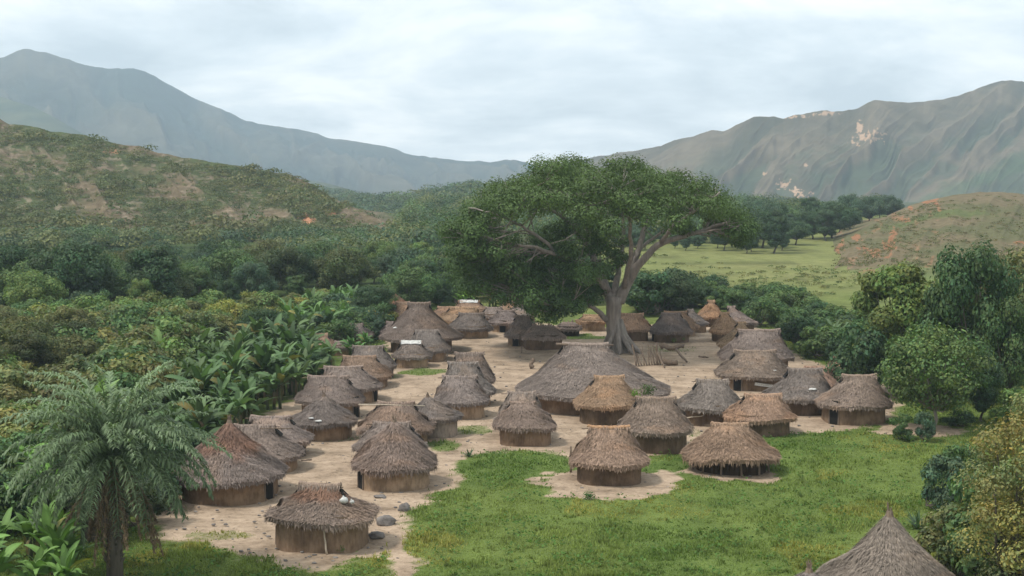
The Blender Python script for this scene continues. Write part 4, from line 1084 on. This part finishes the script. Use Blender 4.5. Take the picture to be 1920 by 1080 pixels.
# ---- banana plants
def banana(seed, hgt=3.6, nl=10):
    g = np.random.default_rng(seed); root = empty('banana_plant', (0, -500, 0)); sb = MB(); lb = MB()
    nst = 3
    for s in range(nst):
        bx, by = g.normal(0, .45, 2) if s else (0, 0); h0 = hgt * g.uniform(.4, .62) * (1 if s == 0 else .75)
        add_tube(sb, [(bx, by, -.2), (bx, by, h0 * .5), (bx + .05, by, h0)], [.15, .12, .07], 8)
        n = nl if s == 0 else nl - 3
        for k in range(n):
            az = k * 2.4 + g.uniform(-.4, .4) + s; el = math.radians(g.uniform(35, 82)); ln = g.uniform(1.6, 2.5) * hgt / 3.6; wd = g.uniform(.22, .33) * hgt / 3.6
            m = 11; t = np.linspace(0, 1, m); droop = g.uniform(.5, 1.5)
            ang = el - droop * t ** 1.6 * 1.15
            r = np.concatenate([[0], np.cumsum(np.cos(ang[:-1]) * ln / (m - 1))]); z = np.concatenate([[0], np.cumsum(np.sin(ang[:-1]) * ln / (m - 1))])
            c = np.stack([bx + r * math.cos(az), by + r * math.sin(az), h0 - .1 + z], -1)
            side = np.array([-math.sin(az), math.cos(az), 0.0]); roll = g.uniform(-.5, .5)
            wprof = wd * np.clip(np.sin(np.clip((t - .1) / .9, 0, 1) ** .7 * PI), 0, 1) ** .6 + .02
            V = []
            for sg in (-1, 1):
                e = c + side * (sg * wprof * math.cos(roll))[:, None]; e[:, 2] += wprof * (.35 + sg * math.sin(roll)) - wprof * g.uniform(.0, .5)
                tear = g.uniform(.8, 1.0, m)[:, None]; e = c + (e - c) * tear
                V.append(e)
            V = np.concatenate([V[0], c, V[1]])
            i = np.arange(m - 1)
            Fc = np.concatenate([np.stack([i, i + 1, i + 1 + m, i + m], 1), np.stack([i + m, i + 1 + m, i + 1 + 2 * m, i + 2 * m], 1)])
            tn = g.uniform(.7, 1.35); yel = g.random() < .02
            col = np.array([tn * (2.4 if yel else 1), tn * (1.3 if yel else 1), tn * .9]); cc = np.repeat(col[None], 3 * m, 0); cc[m:2 * m] *= 1.35
            lb.add(V, Fc, cc)
        if g.random() < .8:   # a dead brown leaf hanging by the stem
            for q in range(2):
                az = g.uniform(0, 6.28); c = np.array([[bx + math.cos(az) * r_, by + math.sin(az) * r_, z_] for r_, z_ in ((.1, h0 - .1), (.3, h0 - .3), (.32, h0 * .55), (.25, h0 * .3))])
                sd_ = np.array([-math.sin(az), math.cos(az), 0]) * .1
                lb.add(np.concatenate([c - sd_, c + sd_]), [[0, 1, 5, 4], [1, 2, 6, 5], [2, 3, 7, 6]], (1.5, .72, .9))
    a_ = sb.build('stem', STEMG, root, smooth=True); b_ = lb.build('leaves', BANANA, root, color=(0.07, 0.15, 0.045)); KIDS[root.name] = [a_, b_]
    return root
BAN = [banana(301), banana(302, 3.8, 11), banana(303, 3.3, 9), banana(304, 4.0, 10)]

# ---- the grey-green palm in front
def palm(loc, hgt, nf, fl, seed, label, color=(0.125, 0.185, 0.105), dead=26):
    g = np.random.default_rng(seed); root = empty('palm_tree', loc); tag(root, label, 'palm tree')
    tb = MB(); lb = MB(); db = MB()
    pts = [(0, 0, -.3), (.05, 0, hgt * .3), (.0, .05, hgt * .65), (-.05, 0, hgt)]
    add_tube(tb, pts, [.42, .36, .36, .30], 14)
    for k in range(170):   # old leaf bases
        z = g.uniform(hgt * .15, hgt); an = g.random() * 6.28; d = np.array([math.cos(an), math.sin(an), 0])
        add_tube(tb, [d * .28 + [0, 0, z], d * .5 + [0, 0, z + .28]], [.08, .03], 5)
    def frond(mbx, az, el, ln, droop, lf, hang, cb_, sp):
        m = 16; t = np.linspace(0, 1, m); ang = el - droop * t ** 1.25
        r = np.concatenate([[0.12], .12 + np.cumsum(np.cos(ang[:-1]) * ln / (m - 1))]); z = np.concatenate([[0], np.cumsum(np.sin(ang[:-1]) * ln / (m - 1))])
        c = np.stack([r * math.cos(az), r * math.sin(az), hgt - .1 + z], -1)
        add_tube(mbx, c, np.linspace(.05, .012, m), 4, cb_ * 1.2)
        n = 64; tl = np.linspace(.12, 1, n); tl = np.repeat(tl, 2); sg = np.tile([-1, 1], n); n2 = len(tl)
        tl = np.clip(tl + g.normal(0, .006, n2), .1, 1)
        P = np.stack([np.interp(tl, t, c[:, i]) for i in range(3)], -1)
        T = norm(np.stack([np.interp(tl, t, np.gradient(c[:, i])) for i in range(3)], -1))
        side = np.array([-math.sin(az), math.cos(az), 0.0])
        L_ = lf * (np.sin(np.clip(tl, .05, 1) * PI * .86 + .22) ** .7 * .9 + .12) * g.uniform(.8, 1.15, n2)
        d = norm(side * sg[:, None] * sp + T * .55 + [0, 0, .15] + g.normal(0, .26, (n2, 3)))
        mid = P + d * (L_ * .5)[:, None]
        end = mid + norm(d * (1 - hang) + np.array([0, 0, -1.0]) * hang)* (L_ * .5)[:, None]
        wv = norm(np.cross(d, side * sg[:, None] * .2 + [0, 0, 1])) * .036
        V = np.stack([P - wv, P + wv, mid + wv * 1.1, mid - wv * 1.1, end], 1).reshape(-1, 3)
        b5 = np.arange(n2)[:, None] * 5
        tn = g.uniform(.65, 1.4, (n2, 1)) * cb_
        cc = np.repeat(np.broadcast_to(tn, (n2, 3)), 5, 0); n0 = mbx.n
        mbx.add(V, b5 + np.array([0, 1, 2, 3]), cc)
        mbx.F3.append((b5 + np.array([3, 2, 4])) + n0)
    for k in range(nf):
        f_ = k / nf; az = k * 2.39996 + g.uniform(-.15, .15)
        el = math.radians(88 - 100 * f_ ** .85 + g.normal(0, 5)); ln = fl * g.uniform(.88, 1.06) * (1 - .12 * (f_ > .8))
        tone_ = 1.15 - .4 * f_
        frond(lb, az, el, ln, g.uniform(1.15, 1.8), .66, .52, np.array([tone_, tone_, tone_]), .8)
    for k in range(dead):
        frond(db, g.random() * 6.28, math.radians(g.uniform(-80, -50)), fl * g.uniform(.6, .95), g.uniform(.2, .4), .35, .85, np.array([1, 1, 1]) * g.uniform(.6, 1.2), .35)
    tb.build('trunk', BARKD, root, smooth=True); lb.build('crown', LEAF, root, color=color)
    if dead: db.build('dead_fronds', LEAF, root, color=(0.17, 0.125, 0.085))
    return root
Pp = gnd(215, 1095)
palm((Pp[0], Pp[1], 0), 6.3, 84, 5.7, 5, 'large grey-green feathery palm with drooping fronds in the left foreground')
Pp = gnd(165, 1012)
palm((Pp[0], Pp[1], 0), 2.6, 16, 2.6, 6, 'smaller palm with a pale stub trunk behind the large palm', dead=8)

gv = np.random.default_rng(500)
def base_h(x, y): return float(ground_h(np.array(x), np.array(y)))
def place(src, px, yb, top, label, cat, group=None, color=None, hproto=None, wide=1.0, hmul=None):
    """stand a tree at ground pixel (px, yb) and scale it so that its top reaches pixel row top"""
    P = gnd(px, yb); hh = at(px, top, P[1])[2]
    s = hh / hproto
    return put(src, (P[0], P[1], 0), gv.uniform(0, 6.28), (s * wide, s * wide, s), label, cat, group, color)
HP = {T_A.name: 8.9, T_B.name: 8.9, T_C.name: 7.7, B_A.name: 3.4, B_B.name: 3.6, B_C.name: 2.6}
def pl(src, px, yb, top, label, group=None, color=None, wide=1.0, cat=None):
    return place(src, px, yb, top, label, cat or ('tree' if src in TREES else 'bush'), group, color, HP[src.name], wide)
# single trees one can point at
pl(T_B, 290, 598, 452, 'tall dark tree with a pointed top at the foot of the left hill', color=G_DARK)
pl(T_C, 130, 592, 458, 'broad dark green tree in the dense left woods below the hill', color=G_DARK)
pl(T_A, 35, 588, 450, 'dark leafy tree at the left border of the valley woods', color=G_DARK)
pl(T_C, 70, 605, 512, 'light green round tree in front of the dark left woods', color=G_LITE)
pl(B_B, 155, 602, 542, 'small pale rounded tree before the dark woods, right of the light green one', color=G_BLUE, cat='tree')
pl(T_B, 268, 604, 515, 'light green slanting tree at the foot of the tall pointed tree', color=G_LITE, wide=.8)
pl(T_A, 540, 560, 458, 'dark olive tree with a flat bushy head above the banana plants', color=(0.05, .075, .028))
pl(T_C, 640, 565, 470, 'wide olive-crowned tree midway between the left hill and the big tree', color=(.062, .085, .03))
pl(T_A, 700, 612, 530, 'round dark green tree left of the reddish cone roof', color=G_DARK, wide=1.1)
pl(T_B, 728, 600, 535, 'fresh green tree touching the reddish cone roof', color=G_MID)
pl(T_C, 500, 655, 580, 'dark bushy tree just behind the banana grove', color=G_DARK, wide=1.1)
pl(T_A, 555, 650, 585, 'very dark round tree between the banana grove and the yellow bushes', color=G_DARK)
pl(T_B, 600, 720, 655, 'small dark tree with thin forked stems at the left edge of the huts', color=G_DARK, wide=1.0)
# right group
pl(T_B, 1680, 735, 478, 'dense round-topped tree with a yellow-green crown, left of the right tree group', color=(.105, .155, .04), wide=.85)
pl(T_A, 1822, 752, 440, 'tallest dark green tree of the group on the right', color=(.05, .10, .038), wide=.60)
pl(T_B, 1790, 742, 520, 'mid green tree in the middle of the right tree group', color=G_LITE, wide=.8)
pl(T_A, 1885, 760, 545, 'dark bluish tree on the right side of the right tree group', color=G_MID, wide=.62)
pl(T_C, 1905, 720, 480, 'olive flat-topped tree at the right frame edge behind the group', color=G_OLIVE, wide=.8)
pl(B_A, 1620, 742, 618, 'dense dark tree over the small pointed brown hut', color=G_DARK, cat='tree', wide=.8)
yt_ = make_tree('young_tree', 6.5, 3.1, 46, 14000, .22, 230, trunk=.2, trunk_r=.13, flat=.72, bark=BARK)
P = gnd(1750, 806); s = at(1750, 612, P[1])[2] / 6.5
put(yt_, (P[0], P[1], 0), .4, (s * .98, s * .98, s), 'leafy light green young tree on a thin trunk beside the rightmost hut', 'tree', None, (.080, .135, .042))
pl(T_B, 1838, 790, 650, 'dark narrow tree behind the leafy young tree', color=G_DARK, wide=.75)
pl(B_C, 1905, 800, 735, 'bright green low bush at the right edge beyond the yellow bush', color=G_LITE)
# near yellow-green bush mass on the right
nb = make_tree('flowering_bush', 9.6, 5.2, 120, 64000, .17, 240, trunk=.04, trunk_r=.2, flat=.85, multi=3, csize=.62, twotone=.32)
P = gnd(1925, 1155)
put(nb, (P[0] + 1.8, P[1], 0), 1.0, (.93, .93, .98), 'big yellow-green bush filling the lower right corner', 'bush', None, (.165, .178, .066))
pl(B_A, 1800, 1085, 950, 'olive lower bush before the big yellow-green bush', color=G_OLIVE, wide=.9)
pl(B_B, 1770, 960, 848, 'thin dark shrub left of the big yellow-green bush', color=G_BLUE, wide=.8)
pl(B_C, 1800, 900, 838, 'low dark shrub higher up beside the yellow-green bush', color=G_MID, wide=.8)
pl(B_A, 1880, 1100, 905, 'dark green bush inside the lower right corner foliage', color=G_MID)
pl(B_B, 1690, 822, 772, 'small green shrub in the bare patch near the rightmost hut', color=G_MID, wide=.8)
pl(B_B, 1735, 826, 768, 'small blue-green shrub right of the first one in the bare patch', color=G_BLUE, wide=.7)
pl(B_C, 1800, 800, 772, 'low hedge-like shrub below the dark narrow tree', color=G_DARK, wide=1.4)

def zone(poly, n, srcs, hr, cols, label, group, cat='bush', mind=1.0, seed=1, wide=(.9, 1.15), force=True):
    g = np.random.default_rng(seed); poly = np.array(poly, float); W = np.array([gnd(*p)[:2] for p in poly]); done = []; tries = 0
    lo, hi = W.min(0), W.max(0)
    while len(done) < n and tries < n * 60:
        tries += 1
        x, y = g.uniform(lo[0], hi[0]), g.uniform(lo[1], hi[1])
        if not in_poly(np.array(x), np.array(y), W): continue
        if done and min(math.hypot(x - a_[0], y - a_[1]) for a_ in done) < mind: continue
        done.append((x, y)); src = srcs[g.integers(len(srcs))]; c = np.array(cols[g.integers(len(cols))]) * g.uniform(.85, 1.15)
        hgt = g.uniform(*hr); s = hgt / HP.get(src.name, 3.6); wv = g.uniform(*wide)
        # things a person could point at are told apart by size and tone; the rest share a label inside their group
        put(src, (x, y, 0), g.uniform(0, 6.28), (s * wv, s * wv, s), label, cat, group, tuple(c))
    return done
for b in BAN: HP[b.name] = 3.9
zone([(-60, 600), (330, 596), (560, 575), (600, 545), (330, 556), (-60, 560)], 36, TREES, (4.2, 7.5), [G_DARK, G_MID, G_BLUE, G_MID, (.08, .12, .05)], 'mid-sized tree in the dark woods along the foot of the left hill', 'trees along the foot of the left hill', 'tree', 3.5, 41)
zone([(300, 556), (620, 545), (900, 560), (1000, 560), (990, 505), (700, 505), (400, 515), (-60, 530), (-60, 556)], 78, TREES, (3.2, 7.0), [G_MID, G_DARK, G_OLIVE, G_BLUE, G_OLIVE, G_LITE, (.08, .10, .045)], 'tree in the mixed woods between the left hill and the village', 'trees of the mixed valley woods', 'tree', 4.6, 42)
zone([(760, 590), (900, 572), (1130, 572), (1140, 545), (760, 540)], 26, TREES, (4.5, 7), [G_DARK, G_DARK, G_MID], 'dark tree in the wall of trees behind the rear huts', 'trees behind the rear huts', 'tree', 3.0, 43)
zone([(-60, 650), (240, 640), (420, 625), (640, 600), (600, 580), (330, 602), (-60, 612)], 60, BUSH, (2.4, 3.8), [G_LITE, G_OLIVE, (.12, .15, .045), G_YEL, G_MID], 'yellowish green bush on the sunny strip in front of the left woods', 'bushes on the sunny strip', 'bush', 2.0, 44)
zone([(-60, 1000), (60, 930), (200, 860), (300, 770), (330, 700), (420, 640), (-60, 650)], 120, BUSH, (2.2, 4.8), [G_OLIVE, (.085, .11, .042), (.12, .13, .05), G_MID, (.16, .175, .06), G_LITE], 'olive green bush in the thicket left of the banana grove', 'bushes of the left thicket', 'bush', 1.9, 45)
zone([(-60, 700), (120, 660), (260, 690), (-60, 800)], 10, TREES[:2], (5, 6.5), [G_OLIVE, (.06, .08, .03), (.1, .12, .04)], 'tall olive tree rising out of the thicket at the left edge', 'tall trees of the left thicket', 'tree', 3.5, 46)
zone([(300, 850), (340, 700), (460, 668), (590, 655), (610, 700), (572, 738), (530, 766), (475, 792), (425, 836), (360, 890)], 66, BAN, (3.0, 4.6), [(.058, .105, .048), (.048, .09, .042), (.07, .115, .055)], 'banana plant in the dense grove left of the village', 'banana plants of the main grove', 'banana plant', 1.7, 47)
zone([(520, 655), (560, 600), (650, 570), (690, 600), (640, 640)], 24, BAN, (3.2, 4.4), [(.075, .14, .06), (.07, .13, .05)], 'banana plant among the bushes beyond the main grove', 'banana plants beyond the main grove', 'banana plant', 2.4, 48)
zone([(520, 650), (600, 600), (700, 590), (730, 630), (640, 650)], 22, BUSH, (2.2, 3.4), [G_MID, G_LITE, G_BLUE], 'green bush beside the small huts at the far left of the village', 'bushes beside the far-left huts', 'bush', 1.9, 49)
zone([(618, 640), (640, 612), (745, 606), (722, 645), (700, 640)], 9, [B_C], (1.8, 2.6), [G_MUST, G_MUST, (.2, .2, .05)], 'mustard yellow bush between the banana plants and the horned house', 'mustard yellow bushes', 'bush', 1.6, 50)
zone([(645, 672), (665, 655), (705, 652), (700, 668), (670, 678)], 5, BAN, (1.8, 2.4), [(.06, .13, .045)], 'low banana plant behind the rearmost hut of the left column', 'low banana plants behind the left column', 'banana plant', 1.2, 51)
zone([(860, 588), (1000, 582), (1000, 574), (860, 578)], 4, BAN, (3.6, 4.2), [(.11, .2, .05)], 'bright banana plant poking up behind the rear huts', 'banana plants behind the rear huts', 'banana plant', 2.5, 52)
zone([(-60, 1150), (-60, 1050), (60, 1020), (160, 1090), (150, 1150)], 10, BAN, (2.8, 3.8), [(.10, .19, .06), (.085, .16, .05)], 'bright green banana plant in the lower left corner', 'banana plants in the lower left corner', 'banana plant', 1.2, 53)
zone([(-40, 930), (60, 900), (130, 960), (60, 1000), (-40, 1010)], 5, BAN, (3.4, 4.2), [(.10, .20, .055)], 'banana plant at the left edge beside the palm', 'banana plants beside the palm', 'banana plant', 1.6, 54)
zone([(-60, 1020), (140, 950), (250, 1000), (290, 940), (330, 860), (240, 900), (-60, 960)], 18, BUSH, (2.0, 3.4), [G_DARK, G_MID, (.04, .06, .03)], 'dark bush behind the palm', 'bushes behind the palm', 'bush', 1.7, 55)
zone([(60, 780), (200, 700), (330, 660), (430, 640), (330, 720), (260, 800), (120, 860)], 20, BAN, (3.4, 4.6), [(.10, .17, .06), (.085, .15, .055)], 'banana plant standing among the olive thicket', 'banana plants among the olive thicket', 'banana plant', 2.2, 62)
# right side scrub
zone([(1175, 590), (1230, 582), (1400, 588), (1470, 640), (1540, 680), (1620, 700), (1640, 650), (1560, 610), (1440, 570), (1330, 556), (1180, 560)], 74, BUSH, (2.0, 3.4), [G_MID, G_MID, G_DARK, (.07, .115, .035)], 'green bush in the belt of scrub between the huts and the meadow', 'bushes between the huts and the meadow', 'bush', 2.2, 56)
zone([(1185, 596), (1260, 590), (1290, 588), (1260, 572), (1180, 574)], 6, [B_A, T_C], (4, 5.4), [G_DARK, (.04, .07, .03)], 'dark round tree behind the huts right of the big trunk', 'dark trees right of the big trunk', 'tree', 3.0, 57)
zone([(1560, 655), (1620, 648), (1610, 680), (1560, 676)], 3, BAN, (3.2, 3.8), [(.10, .16, .09)], 'pale banana plant in the scrub near the small pointed hut', 'banana plants near the pointed hut', 'banana plant', 1.8, 58)
zone([(1400, 478), (1465, 478), (1550, 452), (1680, 410), (1690, 402), (1400, 440)], 34, TREES, (5, 10), [G_DARK, G_BLUE, G_MID], 'dark tree of the grove at the far end of the meadow', 'trees at the far end of the meadow', 'tree', 4.5, 59)
zone([(1150, 470), (1410, 472), (1410, 452), (1150, 455)], 24, TREES, (3, 5.5), [G_DARK, G_BLUE, G_MID], 'tree in the line behind the meadow, seen under the big crown', 'trees lining the meadow', 'tree', 4.5, 60)
zone([(1680, 760), (1780, 730), (1900, 720), (1990, 760), (1900, 790), (1760, 780)], 6, BUSH, (1.5, 2.4), [G_MID, G_LITE, G_DARK], 'green bush under the trees on the right side', 'bushes under the right trees', 'bush', 2.0, 61)

# ---- agaves and little weeds
def agave(px, yb, r, label, seed, color=(.05, .09, .045)):
    g = np.random.default_rng(seed); P = gnd(px, yb); mb = MB()
    for k in range(22):
        az = g.random() * 6.28; el = g.uniform(.3, 1.4); ln = r * g.uniform(.7, 1.1)
        d = np.array([math.cos(az) * math.cos(el), math.sin(az) * math.cos(el), math.sin(el)]); sd_ = np.array([-math.sin(az), math.cos(az), 0]) * r * .06
        b0 = np.zeros(3); m_ = d * ln * .45
        mb.add([b0 - sd_, b0 + sd_, m_ + sd_ * 1.2, m_ - sd_ * 1.2], [[0, 1, 2, 3]], g.uniform(.7, 1.4)); mb.add([m_ - sd_ * 1.2, m_ + sd_ * 1.2, d * ln + [0, 0, -.05]], [[0, 1, 2]], g.uniform(.7, 1.4))
    o = mb.build('agave', LEAF, color=color); o.location = P; tag(o, label, 'plant')
agave(880, 856, .75, 'spiky agave at the bend of the footpath', 1)
agave(1722, 992, 1.25, 'spiky agave on the grass right of the nearest cone roof', 2)
agave(1702, 826, .95, 'spiky plant beside the small shrubs near the rightmost hut', 3)
agave(862, 712 + 8, .35, 'small dark weed on the sand right of the left column', 4, (.03, .05, .025))
def weed(P, r, label, seed, color):
    g = np.random.default_rng(seed); mb = MB(); n = 260
    d = rand_unit(n, g); Q = d * (r * g.random((n, 1)) ** .5) * [1, .7, .8] + [0, 0, r * .7]
    leaves(mb, Q, d + rand_unit(n, g) * .6 + [0, 0, .4], r * g.uniform(.15, .32, n), .6, g.uniform(.7, 1.3, (n, 1)) * np.ones(3), .15, g)
    o = mb.build('weed', LEAF, color=color); o.location = P; tag(o, label, 'weed')
h = HUTS['weeds']
weed(at(1190, 748, h['c'][1] - .6), .55, 'green weeds sprouting on the right of the orange-brown roof', 1, (.10, .19, .03))
weed(at(1215, 742, h['c'][1] + .4), .7, 'straggly dark weeds between the orange-brown roof and the largest house', 2, (.06, .10, .03))
hs = HUTS['sprout']
weed((hs['c'][0] + .1, hs['c'][1] - hs['b'] * .85, .1), .35, 'pale weed against the dark wall right of the trunk', 3, (.14, .20, .07))
weed((hs['c'][0] + 1.2, hs['c'][1] - hs['b'] * .83, .3), .25, 'smaller weed right of the pale one on the dark wall', 4, (.14, .18, .08))
weed(gnd(1104, 938), .42, 'tuft of weeds at the front rim of the bare earth ring', 5, (.05, .12, .03))
weed(gnd(640, 1036), .30, 'green weed at the foot of the collapsed-top hut wall', 6, (.06, .13, .03))

# ---- grass blades on the near meadow (uncountable)
def grass():
    g = np.random.default_rng(900)
    n = 520000
    # more blades near the camera, where they show largest
    y = 66 + (176 - 66) * g.random(n) ** 1.5; x = g.uniform(-1, 1, n) * (y * .375 + 2)
    di = dirtness(x, y)
    keep = (di < .75 * g.random(n) ** 1.3 + .05) & ~((x < -16) & (y > 76))
    x, y = x[keep], y[keep]
    for h in HUTS.values():
        c = np.hypot((x - h['c'][0]) / (h['a'] * .78), (y - h['c'][1]) / (h['b'] * .78)) > 1; x, y = x[c], y[c]
    n = len(x)
    cl = fbm(x * .55, y * .55, 4, 41); cl2 = fbm(x * 2.2, y * 2.2, 2, 43)
    hgt = (.06 + .15 * sstep(.35, .8, cl) + .12 * sstep(.55, .8, cl2)) * g.uniform(.6, 1.2, n) * np.where(y > 120, .8, 1)
    az = g.random(n) * 6.28; lean = g.uniform(.1, .9, n)
    B = np.stack([x, y, ground_h(x, y) - .02], -1); d = np.stack([np.cos(az) * lean, np.sin(az) * lean, np.ones(n)], -1) * hgt[:, None]
    s = np.stack([-np.sin(az), np.cos(az), np.zeros(n)], -1) * (g.uniform(.018, .05, n) * np.interp(y, [66, 170], [1, 2.0]))[:, None]
    V = np.stack([B - s, B + s, B + d], 1).reshape(-1, 3)
    big = fbm(x * .11, y * .11, 4, 31)
    k = sstep(.3, .7, big)[:, None]
    c = np.array([.088, .145, .036]) * (1 - k) + np.array([.150, .200, .058]) * k
    dk = sstep(.62, .78, cl2)[:, None]; c = c * (1.08 - .3 * dk)
    dry = (fbm(x * .2, y * .2, 3, 47) > .62)[:, None]; c = np.where(dry, c * [1.45, 1.12, 1.1], c)
    c = c * g.uniform(.7, 1.35, (n, 1))
    mb = MB(); mb.add(V, np.arange(3 * n).reshape(-1, 3), np.repeat(c, 3, 0))
    o = mb.build('grass', GRASSM); tag(o, kind='stuff')
    # broad-leaved ground cover, darker clumps
    n = 60000; y = 66 + 74 * g.random(n) ** 1.4; x = g.uniform(-1, 1, n) * (y * .375 + 2)
    keep = (dirtness(x, y) < .15) & (fbm(x * .8, y * .8, 4, 51) + .12 * fbm(x * 4, y * 4, 2, 52) > .62) & ~((x < -16) & (y > 76)); x, y = x[keep], y[keep]; n = len(x)
    Q = np.stack([x, y, ground_h(x, y) + g.uniform(.05, .4, n)], -1)
    mb = MB(); leaves(mb, Q, rand_unit(n, g) * .7 + [0, 0, .9], g.uniform(.10, .24, n), .7, np.array([.065, .130, .034]) * g.uniform(.6, 1.5, (n, 1)), .15, g)
    o = mb.build('ground_cover', GRASSM); tag(o, kind='stuff')
grass()

# ---- far woods and hill scrub (uncountable masses)
def mass(name, P, R, Hh, cols, nl, ls, seed):
    g = np.random.default_rng(seed); n = len(P)
    idx = np.repeat(np.arange(n), nl); m = len(idx)
    d = rand_unit(m, g); d[:, 2] = np.abs(d[:, 2]) * 1.0 - .12
    lump_ = .7 + .6 * vn(d[:, 0] * 2.2 + idx * 1.7, d[:, 1] * 2.2 + d[:, 2] * 2, 4)
    r = (.55 + .45 * g.random(m) ** .5) * lump_
    Q = P[idx] + np.stack([d[:, 0] * R[idx] * r, d[:, 1] * R[idx] * r, (d[:, 2] * r * .5 + .45) * Hh[idx]], -1)
    tn = g.uniform(.7, 1.3, (m, 1))
    mb = MB(); leaves(mb, Q, d + rand_unit(m, g) * .4 + [0, 0, .2], R[idx] * ls * g.uniform(.7, 1.3, m), .7, cols[idx] * tn, .15, g)
    o = mb.build(name, LEAF, color=(1, 1, 1)); tag(o, kind='stuff'); return o
gf = np.random.default_rng(700)
def inpx(x, y, z, poly):
    u, v = topx(np.stack([x, y, z], -1)); return in_poly(u, v, np.array(poly, float))
# valley woods beyond 270 m
y = gf.uniform(275, 560, 5200) ; x = gf.uniform(-.40, .42, 5200) * y
ok = inpx(x, y, 0 * x, [(560, 520), (560, 476), (740, 452), (780, 400), (800, 372), (1120, 372), (1700, 378), (1700, 402), (1480, 440), (1380, 462), (1120, 466), (1000, 500), (600, 520)])
ok &= ~((x > 30) & (y < 330)) & ~((x > 28) & (fbm(x * .03, y * .03, 3, 66) < .52))
x, y = x[ok], y[ok]
y2 = gf.uniform(262, 350, 1500); x2 = gf.uniform(-.42, -.10, 1500) * y2; k2 = inpx(x2, y2, 0 * x2, [(-300, 560), (-300, 440), (700, 440), (760, 480), (760, 520)]) & (fbm(x2 * .04, y2 * .04, 3, 57) > .53)
x, y = np.concatenate([x, x2[k2]]), np.concatenate([y, y2[k2]]); n = len(x); hx = np.where((x < -25) & (y < 352), .62, 1.0)
pal = np.array([G_DARK, G_MID, G_BLUE, G_OLIVE, (.08, .11, .05)])
vs = SH_V[:70].reshape(-1, 3); us_, ts_ = SH_U[:70].reshape(-1), SH_T[:70].reshape(-1)
ii = np.nonzero((us_ > 600) & (us_ < 1500) & (ts_ > .1))[0]; ii = gf.choice(ii, 2600)
qs = vs[ii] + np.stack([gf.normal(0, 5, 2600), gf.normal(0, 5, 2600), np.full(2600, -1.0)], -1)
mass('far_treeline', qs, gf.uniform(4, 8, 2600), gf.uniform(6, 10, 2600), pal[gf.integers(0, 5, 2600)] * gf.uniform(.7, 1.3, (2600, 1)), 70, .2, 3)
mass('far_woods', np.stack([x, y, 0 * x], -1), gf.uniform(2.5, 5, n), gf.uniform(3.5, 9.0, n) * hx, pal[gf.integers(0, 5, n)] * gf.uniform(.8, 1.3, (n, 1)), 190, .15, 1)
# scrub on the left hill
vv = HL_V[:250].reshape(-1, 3); tt = HL_T[:250].reshape(-1)
idx = gf.integers(0, len(vv), 42000); q = vv[idx]; t_ = tt[idx]
u, v = topx(q)
den = fbm(u * .012, v * .03, 5, 101); f2 = fbm(u * .03, v * .06, 3, 111)
ok = (gf.random(len(q)) < (.16 + 1.1 * sstep(.62, .40, den) + .5 * sstep(.30, .05, t_) + .9 * sstep(.9, 1, t_)) * .17 * (0.4 + 1.2 * sstep(.35, .65, f2))) & (t_ > .01)
q = q[ok]; q = q + np.stack([gf.normal(0, .8, len(q)), gf.normal(0, .5, len(q)), np.full(len(q), -.25)], -1); t_ = t_[ok]; n = len(q)
pal = np.array([(.080, .105, .042), (.065, .095, .04), (.10, .115, .045), (.12, .125, .055)])
R = gf.uniform(.4, 1.5, n) * (1 + .5 * sstep(.3, 0, t_)) * np.where(gf.random(n) < .08, 1.8, 1)
mass('hill_scrub', q, R * 1.3, R * gf.uniform(.9, 1.5, n), pal[gf.integers(0, 4, n)] * gf.uniform(.8, 1.25, (n, 1)), 46, .24, 2)

vo = OH_V[:150].reshape(-1, 3); to = OH_T[:150].reshape(-1); ii = gf.integers(0, len(vo), 9000)
ii = ii[(to[ii] > .05) & (fbm(vo[ii, 0] * .25, vo[ii, 1] * .1, 4, 58) + .4 * (gf.random(9000) - .5) > .58)]; n = len(ii)
qo = vo[ii] + np.stack([gf.normal(0, .6, n), gf.normal(0, .6, n), np.full(n, -.15)], -1)
mass('slope_scrub', qo, gf.uniform(.25, .8, n), gf.uniform(.25, .7, n), np.array([(.105, .115, .05), (.085, .105, .042), (.13, .115, .06)])[gf.integers(0, 3, n)] * gf.uniform(.8, 1.25, (n, 1)), 22, .4, 4)
n = 2600; y = gf.uniform(185, 330, n); x = gf.uniform(15, 95, n); ok = inpx(x, y, 0 * x, [(1180, 476), (1480, 490), (1640, 520), (1640, 640), (1400, 590), (1180, 560)]) & (fbm(x * .05, y * .09, 3, 59) > .5); x, y = x[ok], y[ok]; n = len(x)
mass('meadow_scrub', np.stack([x, y, 0 * x], -1), gf.uniform(.3, .9, n), gf.uniform(.2, .7, n), np.array([(.12, .15, .05), (.09, .13, .045), (.15, .16, .06)])[gf.integers(0, 3, n)] * gf.uniform(.75, 1.15, (n, 1)), 22, .4, 5)

# ------------------------------------------------------------------ haze
hb = MB(); add_box(hb, (0, 2240, 140), (5200, 4560, 540))
hm = bpy.data.materials.new('haze'); hm.use_nodes = True; nt = hm.node_tree
nt.nodes.remove(nt.nodes['Principled BSDF'])
pv = N(nt, 'ShaderNodeVolumePrincipled'); pv.inputs['Color'].default_value = (0.66, 0.81, 0.97, 1); pv.inputs['Density'].default_value = 0.00018; pv.inputs['Anisotropy'].default_value = 0.0
L(nt, pv.outputs[0], nt.nodes['Material Output'].inputs['Volume'])
hz = hb.build('haze', hm); tag(hz, kind='stuff')
